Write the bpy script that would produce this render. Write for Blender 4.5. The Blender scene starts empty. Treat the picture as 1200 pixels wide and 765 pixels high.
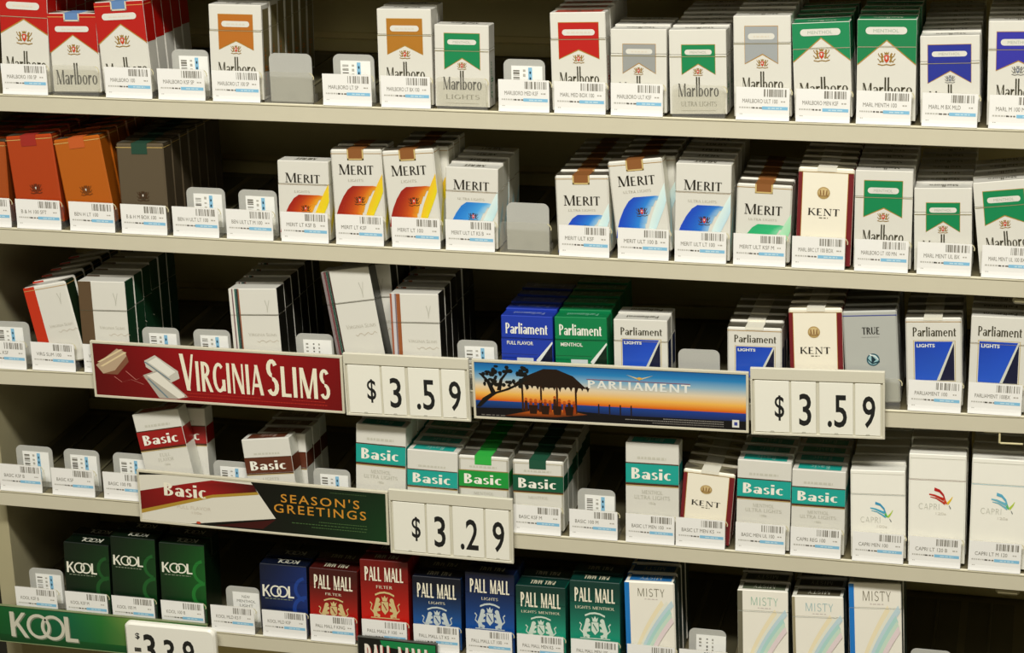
import bpy, math, random
from mathutils import Matrix, Vector

random.seed(7)
scene = bpy.context.scene
col = scene.collection
MM = 0.001
ZUP = 1100.0                     # the top shelf of the picture stands 1.10 m above the shop floor (all layout below in mm)

# ------------------------------------------------------------------ camera, world, lights, exposure
def view_matrix(pitch, roll, yaw):
    fwd = Vector((-math.sin(yaw) * math.cos(pitch), math.cos(yaw) * math.cos(pitch), math.sin(pitch)))
    right0 = Vector((math.cos(yaw), math.sin(yaw), 0))
    up0 = right0.cross(fwd)
    right = right0 * math.cos(roll) - up0 * math.sin(roll)
    up = right0 * math.sin(roll) + up0 * math.cos(roll)
    m = Matrix((right, up, -fwd)).transposed()
    return m
cam_data = bpy.data.cameras.new('camera')
cam = bpy.data.objects.new('camera', cam_data)
col.objects.link(cam)
cam_data.sensor_width = 36.0
cam_data.lens = 2493.64 * 36.0 / 1200.0
cam_data.clip_start = 0.05
m3 = view_matrix(math.radians(-19.202), math.radians(1.392), math.radians(14.276))
cam.matrix_world = Matrix.Translation(Vector((1065.5, -2022.4, 499.1 + ZUP)) * MM) @ m3.to_4x4()
scene.camera = cam

world = bpy.data.worlds.new('shop_surroundings')
scene.world = world
world.use_nodes = True
wn, wl = world.node_tree.nodes, world.node_tree.links
bg = wn['Background']
# the shop around: dim on the whole, with a bright band added at eye level in front to light upright edges and the back
wtc = wn.new('ShaderNodeTexCoord'); wsp = wn.new('ShaderNodeSeparateXYZ')
wl.new(wtc.outputs['Generated'], wsp.inputs[0])
wb = wn.new('ShaderNodeValToRGB')
wb.color_ramp.elements[0].position = 0.0; wb.color_ramp.elements[0].color = (0, 0, 0, 1)
for pos, val in ((0.42, 0.0), (0.47, 1.0), (0.515, 1.0), (0.565, 0.0)):
    el = wb.color_ramp.elements.new(pos); el.color = (val, val, val, 1)
wb.color_ramp.elements[len(wb.color_ramp.elements) - 1].color = (0, 0, 0, 1)
wz = wn.new('ShaderNodeMapRange'); wz.inputs['From Min'].default_value = -1; wz.inputs['From Max'].default_value = 1
wl.new(wsp.outputs['Z'], wz.inputs['Value']); wl.new(wz.outputs['Result'], wb.inputs[0])
wf = wn.new('ShaderNodeMapRange'); wf.inputs['From Min'].default_value = 0.1; wf.inputs['From Max'].default_value = -0.6
wl.new(wsp.outputs['Y'], wf.inputs['Value'])
wm = wn.new('ShaderNodeMath'); wm.operation = 'MULTIPLY'
wl.new(wb.outputs['Color'], wm.inputs[0]); wl.new(wf.outputs['Result'], wm.inputs[1])
wa = wn.new('ShaderNodeMath'); wa.operation = 'MULTIPLY_ADD'; wa.inputs[1].default_value = 0.75; wa.inputs[2].default_value = 0.018
wl.new(wm.outputs[0], wa.inputs[0]); wl.new(wa.outputs[0], bg.inputs[1])
bg.inputs[0].default_value = (1.0, 0.90, 0.58, 1)

def area_light(name, loc, target, sx, sy, power, colour):
    l = bpy.data.lights.new(name, 'AREA')
    l.shape = 'RECTANGLE'; l.size = sx; l.size_y = sy; l.energy = power; l.color = colour
    o = bpy.data.objects.new(name, l); col.objects.link(o)
    o.location = loc
    o.rotation_euler = (Vector(target) - Vector(loc)).to_track_quat('-Z', 'Y').to_euler()
    return o
area_light('ceiling_tube_light', (0.78, -1.95, 3.45), (0.52, 0.0, 0.75), 2.4, 0.3, 144, (1.0, 0.97, 0.885))
area_light('front_fill_light', (0.85, -1.0, 1.62), (0.5, 0.0, 0.95), 1.4, 0.12, 1.6, (1.0, 0.93, 0.72))  # no fixture of the shop: fill added low in front to reach into the shelves

scene.view_settings.view_transform = 'Standard'
scene.view_settings.look = 'None'
scene.view_settings.gamma = 1.0
scene.view_settings.use_curve_mapping = False
scene.view_settings.exposure = 0.0

# ------------------------------------------------------------------ materials (procedural; the ink colour of each printed patch comes from the 'ink' attribute)
def lin(c):
    out = []
    for v in c[:3]:
        v = v / 255.0
        out.append(v / 12.92 if v <= 0.04045 else ((v + 0.055) / 1.055) ** 2.4)
    return (out[0], out[1], out[2], 1.0)

def new_mat(name):
    m = bpy.data.materials.new(name); m.use_nodes = True
    return m, m.node_tree.nodes, m.node_tree.links

def ink_mat(name, rough=0.4, coat=0.0, metallic=0.0, grain=0.05, scale=300.0, spec=0.5, fixed=None, bump=0.0):
    m, n, l = new_mat(name)
    b = n['Principled BSDF']
    tc = n.new('ShaderNodeTexCoord')
    nz = n.new('ShaderNodeTexNoise'); nz.inputs['Scale'].default_value = scale; nz.inputs['Detail'].default_value = 3
    l.new(tc.outputs['Object'], nz.inputs['Vector'])
    mr = n.new('ShaderNodeMapRange')
    mr.inputs['To Min'].default_value = 1 - grain; mr.inputs['To Max'].default_value = 1.0
    l.new(nz.outputs['Fac'], mr.inputs['Value'])
    mx = n.new('ShaderNodeVectorMath'); mx.operation = 'SCALE'
    if fixed:
        mx.inputs[0].default_value = lin(fixed)[:3]
    else:
        at = n.new('ShaderNodeAttribute'); at.attribute_name = 'ink'
        l.new(at.outputs['Color'], mx.inputs[0])
    l.new(mr.outputs['Result'], mx.inputs['Scale'])
    l.new(mx.outputs['Vector'], b.inputs['Base Color'])
    b.inputs['Roughness'].default_value = rough
    b.inputs['Metallic'].default_value = metallic
    b.inputs['Coat Weight'].default_value = coat
    b.inputs['Coat Roughness'].default_value = 0.12
    b.inputs['Specular IOR Level'].default_value = spec
    if bump:
        bp = n.new('ShaderNodeBump'); bp.inputs['Strength'].default_value = bump; bp.inputs['Distance'].default_value = 0.0006
        l.new(nz.outputs['Fac'], bp.inputs['Height']); l.new(bp.outputs['Normal'], b.inputs['Normal'])
    return m

MAT = {
    'card': ink_mat('wrapped_card', 0.38, 0.25, grain=0.03, scale=90, bump=0.05),
    'paper': ink_mat('label_paper', 0.7, 0.0, grain=0.03),
    'plastic': ink_mat('moulded_plastic', 0.42, 0.1, grain=0.03),
    'foil': ink_mat('pack_foil', 0.35, 0.0, metallic=0.55, grain=0.15, scale=500, bump=0.4),
    'paint': ink_mat('enamelled_metal', 0.45, 0.15, grain=0.06, scale=40),
    'poster': ink_mat('glossy_poster', 0.3, 0.2, grain=0.02),
    'panel': ink_mat('dull_panel', 0.6, 0.0, grain=0.12, scale=25),
}
def clear_mat():
    m, n, l = new_mat('clear_plastic')
    for x in list(n):
        if x.type != 'OUTPUT_MATERIAL': n.remove(x)
    out = [x for x in n if x.type == 'OUTPUT_MATERIAL'][0]
    tr = n.new('ShaderNodeBsdfTransparent'); tr.inputs[0].default_value = (0.985, 0.98, 0.95, 1)
    gl = n.new('ShaderNodeBsdfGlossy'); gl.inputs['Roughness'].default_value = 0.15; gl.inputs[0].default_value = (0.9, 0.88, 0.8, 1)
    df = n.new('ShaderNodeBsdfDiffuse')
    nz = n.new('ShaderNodeTexNoise'); nz.inputs['Scale'].default_value = 60
    rp = n.new('ShaderNodeMapRange'); rp.inputs['To Min'].default_value = 0.75; rp.inputs['To Max'].default_value = 0.9
    cb = n.new('ShaderNodeCombineColor')
    l.new(nz.outputs['Fac'], rp.inputs['Value'])
    for k in range(3): l.new(rp.outputs['Result'], cb.inputs[k])
    l.new(cb.outputs[0], df.inputs[0])
    m1 = n.new('ShaderNodeMixShader'); m1.inputs[0].default_value = 0.07
    m2 = n.new('ShaderNodeMixShader'); m2.inputs[0].default_value = 0.05
    l.new(tr.outputs[0], m1.inputs[1]); l.new(df.outputs[0], m1.inputs[2])
    l.new(m1.outputs[0], m2.inputs[1]); l.new(gl.outputs[0], m2.inputs[2])
    l.new(m2.outputs[0], out.inputs[0])
    return m
def frosted_mat():
    m, n, l = new_mat('frosted_plastic')
    for x in list(n):
        if x.type != 'OUTPUT_MATERIAL': n.remove(x)
    out = [x for x in n if x.type == 'OUTPUT_MATERIAL'][0]
    df = n.new('ShaderNodeBsdfDiffuse'); tl = n.new('ShaderNodeBsdfTranslucent'); tr = n.new('ShaderNodeBsdfTransparent')
    gl = n.new('ShaderNodeBsdfGlossy'); gl.inputs['Roughness'].default_value = 0.3
    nz = n.new('ShaderNodeTexNoise'); nz.inputs['Scale'].default_value = 40
    cr = n.new('ShaderNodeValToRGB')
    cr.color_ramp.elements[0].color = lin((196, 196, 190)); cr.color_ramp.elements[1].color = lin((214, 214, 208))
    l.new(nz.outputs['Fac'], cr.inputs[0]); l.new(cr.outputs[0], df.inputs[0])
    tl.inputs[0].default_value = lin((210, 210, 200))
    a = n.new('ShaderNodeMixShader'); a.inputs[0].default_value = 0.12
    b = n.new('ShaderNodeMixShader'); b.inputs[0].default_value = 0.22
    c = n.new('ShaderNodeMixShader'); c.inputs[0].default_value = 0.05
    l.new(df.outputs[0], a.inputs[1]); l.new(tl.outputs[0], a.inputs[2])
    l.new(a.outputs[0], b.inputs[1]); l.new(tr.outputs[0], b.inputs[2])
    l.new(b.outputs[0], c.inputs[1]); l.new(gl.outputs[0], c.inputs[2])
    l.new(c.outputs[0], out.inputs[0])
    return m
MAT['clear'] = clear_mat()
MAT['frosted'] = frosted_mat()

# ------------------------------------------------------------------ mesh builder: polygons with an ink colour per corner, in mm
class MB:
    def __init__(s):
        s.v = []; s.f = []; s.c = []; s.m = []
    def poly(s, pts, c, fin='card'):
        i = len(s.v)
        s.v += [tuple(p) for p in pts]
        s.f.append(tuple(range(i, i + len(pts))))
        s.c.append(c if isinstance(c, list) else [c] * len(pts))
        s.m.append(fin)
    def box(s, x0, x1, y0, y1, z0, z1, c, fin='card', ch=0.0, faces=None):
        # chamfered box; faces maps front/back/left/right/top/bottom to their own colour or (colour, finish)
        F = {k: (c, fin) for k in ('front', 'back', 'left', 'right', 'top', 'bottom')}
        for k, val in (faces or {}).items():
            F[k] = val if isinstance(val[0], (tuple, list)) else (val, fin)
        lo = (x0, y0, z0); hi = (x1, y1, z1)
        ch = min(ch, 0.45 * min(x1 - x0, y1 - y0, z1 - z0))
        names = {(0, -1): 'left', (0, 1): 'right', (1, -1): 'front', (1, 1): 'back', (2, -1): 'bottom', (2, 1): 'top'}
        def corner(sg, ax):    # the corner vertex lying on the face of axis ax
            p = []
            for a in range(3):
                e = hi[a] if sg[a] > 0 else lo[a]
                p.append(e if (a == ax or ch == 0) else e - sg[a] * ch)
            return p
        for ax in range(3):
            b, d = [q for q in range(3) if q != ax]
            for sg in (-1, 1):
                ring = []
                for sb, sd in ((-1, -1), (1, -1), (1, 1), (-1, 1)):
                    q = [0, 0, 0]; q[ax] = sg; q[b] = sb; q[d] = sd
                    ring.append(corner(q, ax))
                if (sg > 0) == (ax == 1): ring.reverse()
                s.poly(ring, *F[names[(ax, sg)]])
        if ch:
            for a in range(3):          # edges running along axis a
                b, d = [q for q in range(3) if q != a]
                for sb in (-1, 1):
                    for sd in (-1, 1):
                        q0 = [0, 0, 0]; q0[b] = sb; q0[d] = sd; q1 = list(q0); q0[a] = -1; q1[a] = 1
                        pts = [corner(q0, b), corner(q1, b), corner(q1, d), corner(q0, d)]
                        key = names[(b, sb)] if b == 1 else names[(d, sd)] if d == 1 else names[(b, sb)]
                        s.poly(s.out(pts, (q0[0] * (a != 0), q0[1] * (a != 1), q0[2] * (a != 2))), *F[key])
            for sx in (-1, 1):
                for sy in (-1, 1):
                    for sz in (-1, 1):
                        q = (sx, sy, sz)
                        s.poly(s.out([corner(q, 0), corner(q, 1), corner(q, 2)], q), *F['front' if sy < 0 else 'back'])
    @staticmethod
    def out(pts, d):
        a, b, c = (Vector(p) for p in pts[:3])
        return pts if (b - a).cross(c - a).dot(Vector(d)) > 0 else pts[::-1]
    def slab(s, outline, y0, y1, c, fin):        # an outline in x,z extruded along y
        n = len(outline)
        s.poly([(x, y0, z) for x, z in outline], c, fin)
        s.poly([(x, y1, z) for x, z in outline][::-1], c, fin)
        for i in range(n):
            (xa, za), (xb, zb) = outline[i], outline[(i + 1) % n]
            s.poly([(xa, y0, za), (xa, y1, za), (xb, y1, zb), (xb, y0, zb)], c, fin)
    def mesh(s, name):
        me = bpy.data.meshes.new(name)
        me.from_pydata([(x * MM, y * MM, z * MM) for x, y, z in s.v], [], s.f)
        fins = []
        for f in s.m:
            if f not in fins: fins.append(f)
        for f in fins: me.materials.append(MAT[f])
        me.polygons.foreach_set('material_index', [fins.index(f) for f in s.m])
        a = me.color_attributes.new('ink', 'FLOAT_COLOR', 'CORNER')
        cache = {}
        flat = []
        for cs in s.c:
            for c in cs:
                k = tuple(c)
                if k not in cache: cache[k] = lin(k)
                flat += cache[k]
        a.data.foreach_set('color', flat)
        me.update()
        return me
    def build(s, name, parent=None, loc=(0, 0, 0), rot=(0, 0, 0)):
        return link(name, s.mesh(name), parent, loc, rot)

def link(name, me, parent=None, loc=(0, 0, 0), rot=(0, 0, 0)):
    o = bpy.data.objects.new(name, me)
    col.objects.link(o)
    o.location = tuple(q * MM for q in loc); o.rotation_euler = rot
    if parent is not None: o.parent = parent
    return o
def tag(o, label, cat, group=None, kind=None):
    if label: o['label'] = label
    if cat: o['category'] = cat
    if group: o['group'] = group
    if kind: o['kind'] = kind
    return o

def rounded(x0, x1, z0, z1, r, corners=(1, 1, 1, 1), n=5):     # corners: bottom-left, bottom-right, top-right, top-left
    pts = []
    for (cx, cz, a0, on) in ((x0 + r, z0 + r, 180, corners[0]), (x1 - r, z0 + r, 270, corners[1]), (x1 - r, z1 - r, 0, corners[2]), (x0 + r, z1 - r, 90, corners[3])):
        if on:
            for k in range(n + 1):
                a = math.radians(a0 + 90 * k / n)
                pts.append((cx + r * math.cos(a), cz + r * math.sin(a)))
        else:
            pts.append((x0 if a0 in (180, 90) else x1, z0 if a0 in (180, 270) else z1))
    return pts

# ------------------------------------------------------------------ lettering: a drawn serif alphabet and the built-in sans, both as flat convex patches
def glyph(ch, T, t, S, asc=1.05):
    P = []
    xh = 0.66
    def st(x0, y0, x1, y1, w): P.append([(x0 - w / 2, y0), (x0 + w / 2, y0), (x1 + w / 2, y1), (x1 - w / 2, y1)])
    def hb(x0, x1, y, th): P.append([(x0, y - th / 2), (x1, y - th / 2), (x1, y + th / 2), (x0, y + th / 2)])
    def sf(x, y, k=1.0):
        if S > 0: hb(x - S * k, x + S * k, y + (0.025 if y < 0.3 else -0.025), 0.05)
    def arc(cx, cy, rx, ry, a0, a1, wx, wy, n=9):
        for k in range(n):
            b0 = math.radians(a0 + (a1 - a0) * k / n); b1 = math.radians(a0 + (a1 - a0) * (k + 1) / n)
            P.append([(cx + rx * math.cos(b0), cy + ry * math.sin(b0)), (cx + rx * math.cos(b1), cy + ry * math.sin(b1)),
                      (cx + (rx - wx) * math.cos(b1), cy + (ry - wy) * math.sin(b1)), (cx + (rx - wx) * math.cos(b0), cy + (ry - wy) * math.sin(b0))])
    w = 0.62
    if ch == ' ': return [], 0.34
    if ch == 'A': st(.06, 0, .36, 1, t); st(.68, 0, .36, 1, T); hb(.15, .58, .32, t); sf(.06, 0); sf(.68, 0); w = .74
    elif ch == 'B': st(.14, 0, .14, 1, T); arc(.22, .75, .34, .25, -90, 90, T, t); arc(.22, .26, .4, .26, -90, 90, T, t); hb(.05, .24, t / 2, t); hb(.05, .24, 1 - t / 2, t); hb(.14, .24, .51, t); w = .66
    elif ch == 'C': arc(.42, .5, .4, .5, 48, 312, T, t, 12); w = .76
    elif ch == 'E': st(.13, 0, .13, 1, T); hb(.1, .55, t / 2, t); hb(.1, .52, 1 - t / 2, t); hb(.1, .44, .51, t); sf(.13, 0, .8); sf(.13, 1, .8); w = .6
    elif ch == 'F': st(.13, 0, .13, 1, T); hb(.1, .52, 1 - t / 2, t); hb(.1, .44, .51, t); sf(.13, 0); sf(.13, 1, .8); w = .56
    elif ch == 'H': st(.13, 0, .13, 1, T); st(.65, 0, .65, 1, T); hb(.13, .65, .51, t); sf(.13, 0); sf(.13, 1); sf(.65, 0); sf(.65, 1); w = .78
    elif ch == 'G': arc(.42, .5, .4, .5, 48, 318, T, t, 12); st(.7, .06, .7, .44, T); sf(.68, .44, .9); w = .82
    elif ch == 'I': st(.14, 0, .14, 1, T); sf(.14, 0); sf(.14, 1); w = .3
    elif ch == 'K': st(.13, 0, .13, 1, T); st(.16, .4, .6, 1, t); st(.66, 0, .3, .58, T); sf(.13, 0); sf(.13, 1); sf(.68, 0); sf(.58, 1); w = .74
    elif ch == 'L': st(.13, 0, .13, 1, T); hb(.1, .54, t / 2, t); sf(.13, 0, .8); sf(.13, 1); w = .57
    elif ch == 'M': st(.12, 0, .12, 1, t); st(.5, 0, .16, 1, T); st(.5, 0, .84, 1, t); st(.88, 0, .88, 1, T); sf(.12, 0); sf(.88, 0); sf(.1, 1, .7); sf(.9, 1, .7); w = 1.02
    elif ch == 'N': st(.12, 0, .12, 1, t); st(.68, 0, .14, 1, T); st(.7, 0, .7, 1, t); sf(.12, 0); sf(.7, 1); sf(.1, 1, .7); w = .82
    elif ch == 'O': arc(.44, .5, .42, .5, 0, 360, T, t, 16); w = .88
    elif ch == 'P': st(.14, 0, .14, 1, T); arc(.22, .72, .38, .28, -90, 90, T, t); hb(.1, .24, 1 - t / 2, t); hb(.14, .24, .44 + t / 2, t); sf(.14, 0); sf(.14, 1, .7); w = .62
    elif ch == 'R': st(.14, 0, .14, 1, T); arc(.22, .74, .36, .26, -90, 90, T, t); hb(.1, .24, 1 - t / 2, t); hb(.14, .24, .48 + t / 2, t); st(.64, 0, .32, .5, T); sf(.14, 0); sf(.66, 0, .7); sf(.14, 1, .7); w = .7
    elif ch == 'S': arc(.3, .75, .25, .25, 25, 265, T * .9, t); arc(.3, .26, .27, .26, -155, 95, T * .9, t); w = .6
    elif ch == 'T': st(.33, 0, .33, 1, T); hb(.02, .64, 1 - t / 2, t); sf(.33, 0); st(.03, .82, .03, 1, t * .7); st(.63, .82, .63, 1, t * .7); w = .66
    elif ch == 'U': st(.14, .3, .14, 1, T); st(.62, .3, .62, 1, t); arc(.38, .32, .24 + T / 2, .32, 180, 360, T, t); sf(.14, 1); sf(.62, 1); w = .78
    elif ch == 'V': st(.35, 0, .06, 1, T); st(.35, 0, .64, 1, t); sf(.06, 1); sf(.64, 1); w = .7
    elif ch == 'Y': st(.33, .45, .06, 1, T); st(.33, .45, .6, 1, t); st(.33, 0, .33, .5, T); sf(.06, 1); sf(.6, 1); sf(.33, 0); w = .67
    elif ch == 'a': arc(.27, .19, .24, .2, 0, 360, T * .9, t); st(.5, 0, .5, .46, T); arc(.31, .44, .19 + T / 2, .22, 0, 150, T, t); w = .62
    elif ch == 'b': st(.13, 0, .13, asc, T); arc(.33, .33, .28, .33, -180, 180, T, t, 12); sf(.1, asc, .7); w = .66
    elif ch == 'c': arc(.33, .33, .3, .33, 50, 310, T, t); w = .58
    elif ch == 'e': arc(.33, .33, .3, .33, 0, 312, T, t, 11); hb(.1, .6, .36, t); w = .66
    elif ch == 'i': st(.14, 0, .14, xh, T); st(.14, .8, .14, .97, T * 1.05); sf(.14, 0); sf(.1, xh, .6); w = .3
    elif ch == 'l': st(.13, 0, .13, asc, T); sf(.13, 0); sf(.1, asc, .7); w = .28
    elif ch == 'm':
        st(.13, 0, .13, xh, T); sf(.13, 0)
        for k in (0, 1): arc(.31 + .36 * k, .42, .18 + T / 2, .24, 0, 180, T, t, 7); st(.49 + .36 * k, 0, .49 + .36 * k, .42, T); sf(.49 + .36 * k, 0, .8)
        w = 1.0
    elif ch == 'n': st(.13, 0, .13, xh, T); arc(.33, .42, .2 + T / 2, .24, 0, 180, T, t, 7); st(.53, 0, .53, .42, T); sf(.13, 0); sf(.53, 0, .8); w = .67
    elif ch == 'o': arc(.33, .33, .31, .33, 0, 360, T, t, 14); w = .67
    elif ch == 'r': st(.13, 0, .13, xh, T); arc(.36, .36, .25, .3, 55, 160, T, T * .8, 5); sf(.13, 0); w = .5
    elif ch == 's': arc(.26, .49, .2, .17, 25, 265, T * .8, t); arc(.26, .18, .22, .18, -155, 95, T * .8, t); w = .5
    elif ch == 't': st(.17, .05, .17, .86, T); hb(.02, .38, xh - t / 2, t); hb(.14, .36, t / 2, t); w = .4
    return P, w

_font_cache = {}
def sans(text, bold=0.0, spread=1.0):
    k = (text, bold, spread)
    if k not in _font_cache:
        cu = bpy.data.curves.new('lettering', 'FONT'); cu.body = text; cu.resolution_u = 3; cu.offset = bold; cu.space_character = spread; cu.fill_mode = 'FRONT'
        ob = bpy.data.objects.new('lettering', cu)
        me = ob.to_mesh()
        vs = [(v.co.x, v.co.y) for v in me.vertices]
        me.calc_loop_triangles()
        tr = [[vs[i] for i in t.vertices] for t in me.loop_triangles]
        ob.to_mesh_clear(); bpy.data.objects.remove(ob); bpy.data.curves.remove(cu)
        _font_cache[k] = tr
    return _font_cache[k]
def serif(text, T=0.17, t=0.06, S=0.13, asc=1.05, gap=0.06, small=None):
    polys = []; x = 0
    for i, ch in enumerate(text):
        k = 1.0
        if small and i > 0 and text[i - 1] != ' ': k = small     # small capitals after an initial
        g, w = glyph(ch, T, t, S, asc)
        polys += [[(x + px * k, py * k) for px, py in p] for p in g]
        x += (w + gap) * k
    return polys
def fit(polys, x0, x1, z0, z1=None, slant=0.0, capfit=None):
    # place lettering so that its ink spans x0..x1; z0 is the baseline, z1 the height of a capital (or of the ink when capfit is None)
    xs = [p[0] for q in polys for p in q]; ys = [p[1] for q in polys for p in q]
    ax, bx = min(xs), max(xs)
    hy = capfit if capfit else max(ys); by = 0.0 if capfit else min(ys)
    out = []
    for q in polys:
        r = []
        for px, py in q:
            zz = z0 + (py - by) / (hy - by) * (z1 - z0)
            r.append((x0 + (px - ax) / (bx - ax) * (x1 - x0) + slant * (zz - z0), zz))
        out.append(r)
    return out
def clip_poly(pts, cols, axis_v, keep_below):
    out = []; oc = []
    n = len(pts)
    for i in range(n):
        a, b = pts[i], pts[(i + 1) % n]; ca, cb = cols[i], cols[(i + 1) % n]
        ina = (a[1] <= axis_v) == keep_below; inb = (b[1] <= axis_v) == keep_below
        if ina: out.append(a); oc.append(ca)
        if ina != inb and a[1] != b[1]:
            f = (axis_v - a[1]) / (b[1] - a[1])
            out.append((a[0] + f * (b[0] - a[0]), axis_v)); oc.append(tuple(ca[k] + f * (cb[k] - ca[k]) for k in range(3)))
    return out, oc
def rect(u0, u1, v0, v1): return [(u0, v0), (u1, v0), (u1, v1), (u0, v1)]
def pill(u0, u1, v0, v1, n=6, asp=1.0):
    r = (v1 - v0) / 2; cy = (v0 + v1) / 2; pts = []
    for k in range(n + 1):
        a = math.radians(-90 + 180 * k / n); pts.append((u1 - r * asp + r * asp * math.cos(a), cy + r * math.sin(a)))
    for k in range(n + 1):
        a = math.radians(90 + 180 * k / n); pts.append((u0 + r * asp + r * asp * math.cos(a), cy + r * math.sin(a)))
    return pts
def disc(cx, cy, rx, ry, n=14): return [(cx + rx * math.cos(6.2832 * k / n), cy + ry * math.sin(6.2832 * k / n)) for k in range(n)]
def band(path, w0, w1=None):            # a tapering stroke along a path, as quads
    w1 = w0 if w1 is None else w1
    out = []; n = len(path) - 1
    nr = []
    for i in range(n + 1):
        a = path[max(0, i - 1)]; b = path[min(n, i + 1)]
        d = math.hypot(b[0] - a[0], b[1] - a[1]) or 1
        nr.append((-(b[1] - a[1]) / d, (b[0] - a[0]) / d))
    for i in range(n):
        wa = (w0 + (w1 - w0) * i / n) / 2; wb = (w0 + (w1 - w0) * (i + 1) / n) / 2
        a, b = path[i], path[i + 1]
        out.append([(a[0] - nr[i][0] * wa, a[1] - nr[i][1] * wa), (b[0] - nr[i + 1][0] * wb, b[1] - nr[i + 1][1] * wb),
                    (b[0] + nr[i + 1][0] * wb, b[1] + nr[i + 1][1] * wb), (a[0] + nr[i][0] * wa, a[1] + nr[i][1] * wa)])
    return out
def mixc(a, b, f): return tuple(a[k] + (b[k] - a[k]) * f for k in range(3))

# ------------------------------------------------------------------ cigarette packs: u across 0..1, v from the top 0..1
WHITE = (216, 214, 205); INKC = (54, 50, 32); GOLD = (176, 132, 52); GREY = (150, 148, 138)
class Pack:
    def __init__(s, W, H, D, lid, front, side=None, top=None, chamfer=0.7, right=None, topfin='card', fin='card'):
        s.W, s.H, s.D = W, H, D
        s.lidz = H * (1 - lid) if lid else None
        s.n = 0
        side = side or front
        F = {'left': side, 'right': right or side, 'back': front, 'bottom': front, 'front': front, 'top': ((top or front), topfin)}
        s.body = MB(); s.lid = MB() if lid else None; s.seal = None
        h = W / 2
        if lid:
            s.body.box(-h, h, 0, D, 0, s.lidz, front, fin, chamfer * .35, F)
            s.lid.box(-h, h, 0, D, s.lidz + 0.15, H, front, fin, chamfer, F)
        else:
            s.body.box(-h, h, 0, D, 0, H, front, fin, chamfer * 2.2, F)
    def fv(s, u, v): return ((u - .5) * s.W, s.H * (1 - v))
    def put(s, xz, c, layer, fin, mapper):
        cs = c if isinstance(c, list) else [c] * len(xz)
        for below, mb in ((True, s.body), (False, s.lid)):
            if s.lidz is None:
                if not below: continue
                q, qc = xz, cs
            else: q, qc = clip_poly(xz, cs, s.lidz + (0 if below else .15), below)
            if len(q) >= 3: mb.poly([mapper(p, layer) for p in q], qc, fin)
    def step(s):          # every patch of ink lies a few microns above the one before, so overlapping strokes never share a plane
        s.n += 1
        return .008 * (s.n % 14)
    def front(s, pts, c, layer=1, fin='card'):
        e = s.step()
        s.put([s.fv(*p) for p in pts], c, layer, fin, lambda p, k: (p[0], -.12 * k - e, p[1]))
    def side(s, pts, c, layer=1, fin='card', sg=1):      # u runs from the front edge to the back edge
        e = s.step()
        s.put([(u * s.D, s.H * (1 - v)) for u, v in pts], c, layer, fin, lambda p, k: (sg * (s.W / 2 + .12 * k + e), p[0], p[1]))
    def top(s, pts, c, layer=1, fin='card'):            # second coordinate from the front edge to the back edge
        mb = s.lid or s.body
        mb.poly([((u - .5) * s.W, d * s.D, s.H + .12 * layer) for u, d in pts], c, fin)
    def text(s, polys, u0, u1, v0, v1, c, layer=3, slant=0, capfit=None, fin='card'):   # v0 top of capitals, v1 baseline
        a = s.fv(u0, v1); b = s.fv(u1, v0)
        for q in fit(polys, a[0], b[0], a[1], b[1], slant, capfit):
            e = s.step()
            s.put(q, c, layer, fin, lambda p, k: (p[0], -.12 * k - e, p[1]))
    def toptext(s, polys, u0, u1, d0, d1, c, layer=2, flip=True):
        mb = s.lid or s.body
        for q in fit(polys, 0, 1, 0, 1):
            r = []; e = s.step()
            for x, y in q:
                if flip: x, y = 1 - x, 1 - y
                r.append(((u0 + x * (u1 - u0) - .5) * s.W, (d0 + y * (d1 - d0)) * s.D, s.H + .12 * layer + e))
            mb.poly(r, c, 'card')
    def line(s, v, c, th=0.5, layer=4, sides=True):
        e = th / s.H / 2
        s.front(rect(0.005, .995, v - e, v + e), c, layer)
        if sides:
            for sg in (-1, 1): s.side(rect(0.02, .98, v - e, v + e), c, layer, sg=sg)
    def micro(s, u0, u1, v0, v1, c, n=6, layer=2):       # a line of print too small to read
        rnd = random.Random(int(u0 * 999 + v0 * 7777))
        u = u0
        while u < u1 - .01:
            w = min((u1 - u0) / n * rnd.uniform(.5, 1.1), u1 - u)
            s.front(rect(u, u + w, v0, v1), c, layer); u += w + .02
    def stamp(s, u0, u1, vb, c, edge=None):                      # closure seal folded over the top of a soft pack
        m = MB(); W, H, D = s.W, s.H, s.D
        x0, x1 = (u0 - .5) * W, (u1 - .5) * W
        m.box(x0, x1, -.45, .1, H * (1 - vb), H + .3, c, 'paper')
        m.box(x0, x1, .1, D - .1, H - .3, H + .3, c, 'paper')
        m.box(x0, x1, D - .1, D + .3, H * (1 - vb * .8), H + .3, c, 'paper')
        if edge:
            m.poly([(x0, -.5, H * (1 - vb) + .1), (x1, -.5, H * (1 - vb) + .1), (x1, -.5, H * (1 - vb) + 1.6), (x0, -.5, H * (1 - vb) + 1.6)], edge, 'paper')
            for a, b in ((x0, x0 + 1.5), (x1 - 1.5, x1)):
                m.poly([(a, -.5, H * (1 - vb)), (b, -.5, H * (1 - vb)), (b, -.5, H), (a, -.5, H)], edge, 'paper')
        s.seal = m
    def softtop(s, line_c=GOLD):
        s.line(.045, line_c, .6, 2)
        # folded foil: two triangular tucks at the ends of the top
        for sg in (0, 1):
            e = 0 if sg == 0 else 1; i = .28 if sg == 0 else .72
            s.top([(e, .08), (i, .5), (e, .92)] if sg == 0 else [(e, .08), (e, .92), (i, .5)], (120, 112, 96), 1, 'foil')

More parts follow.
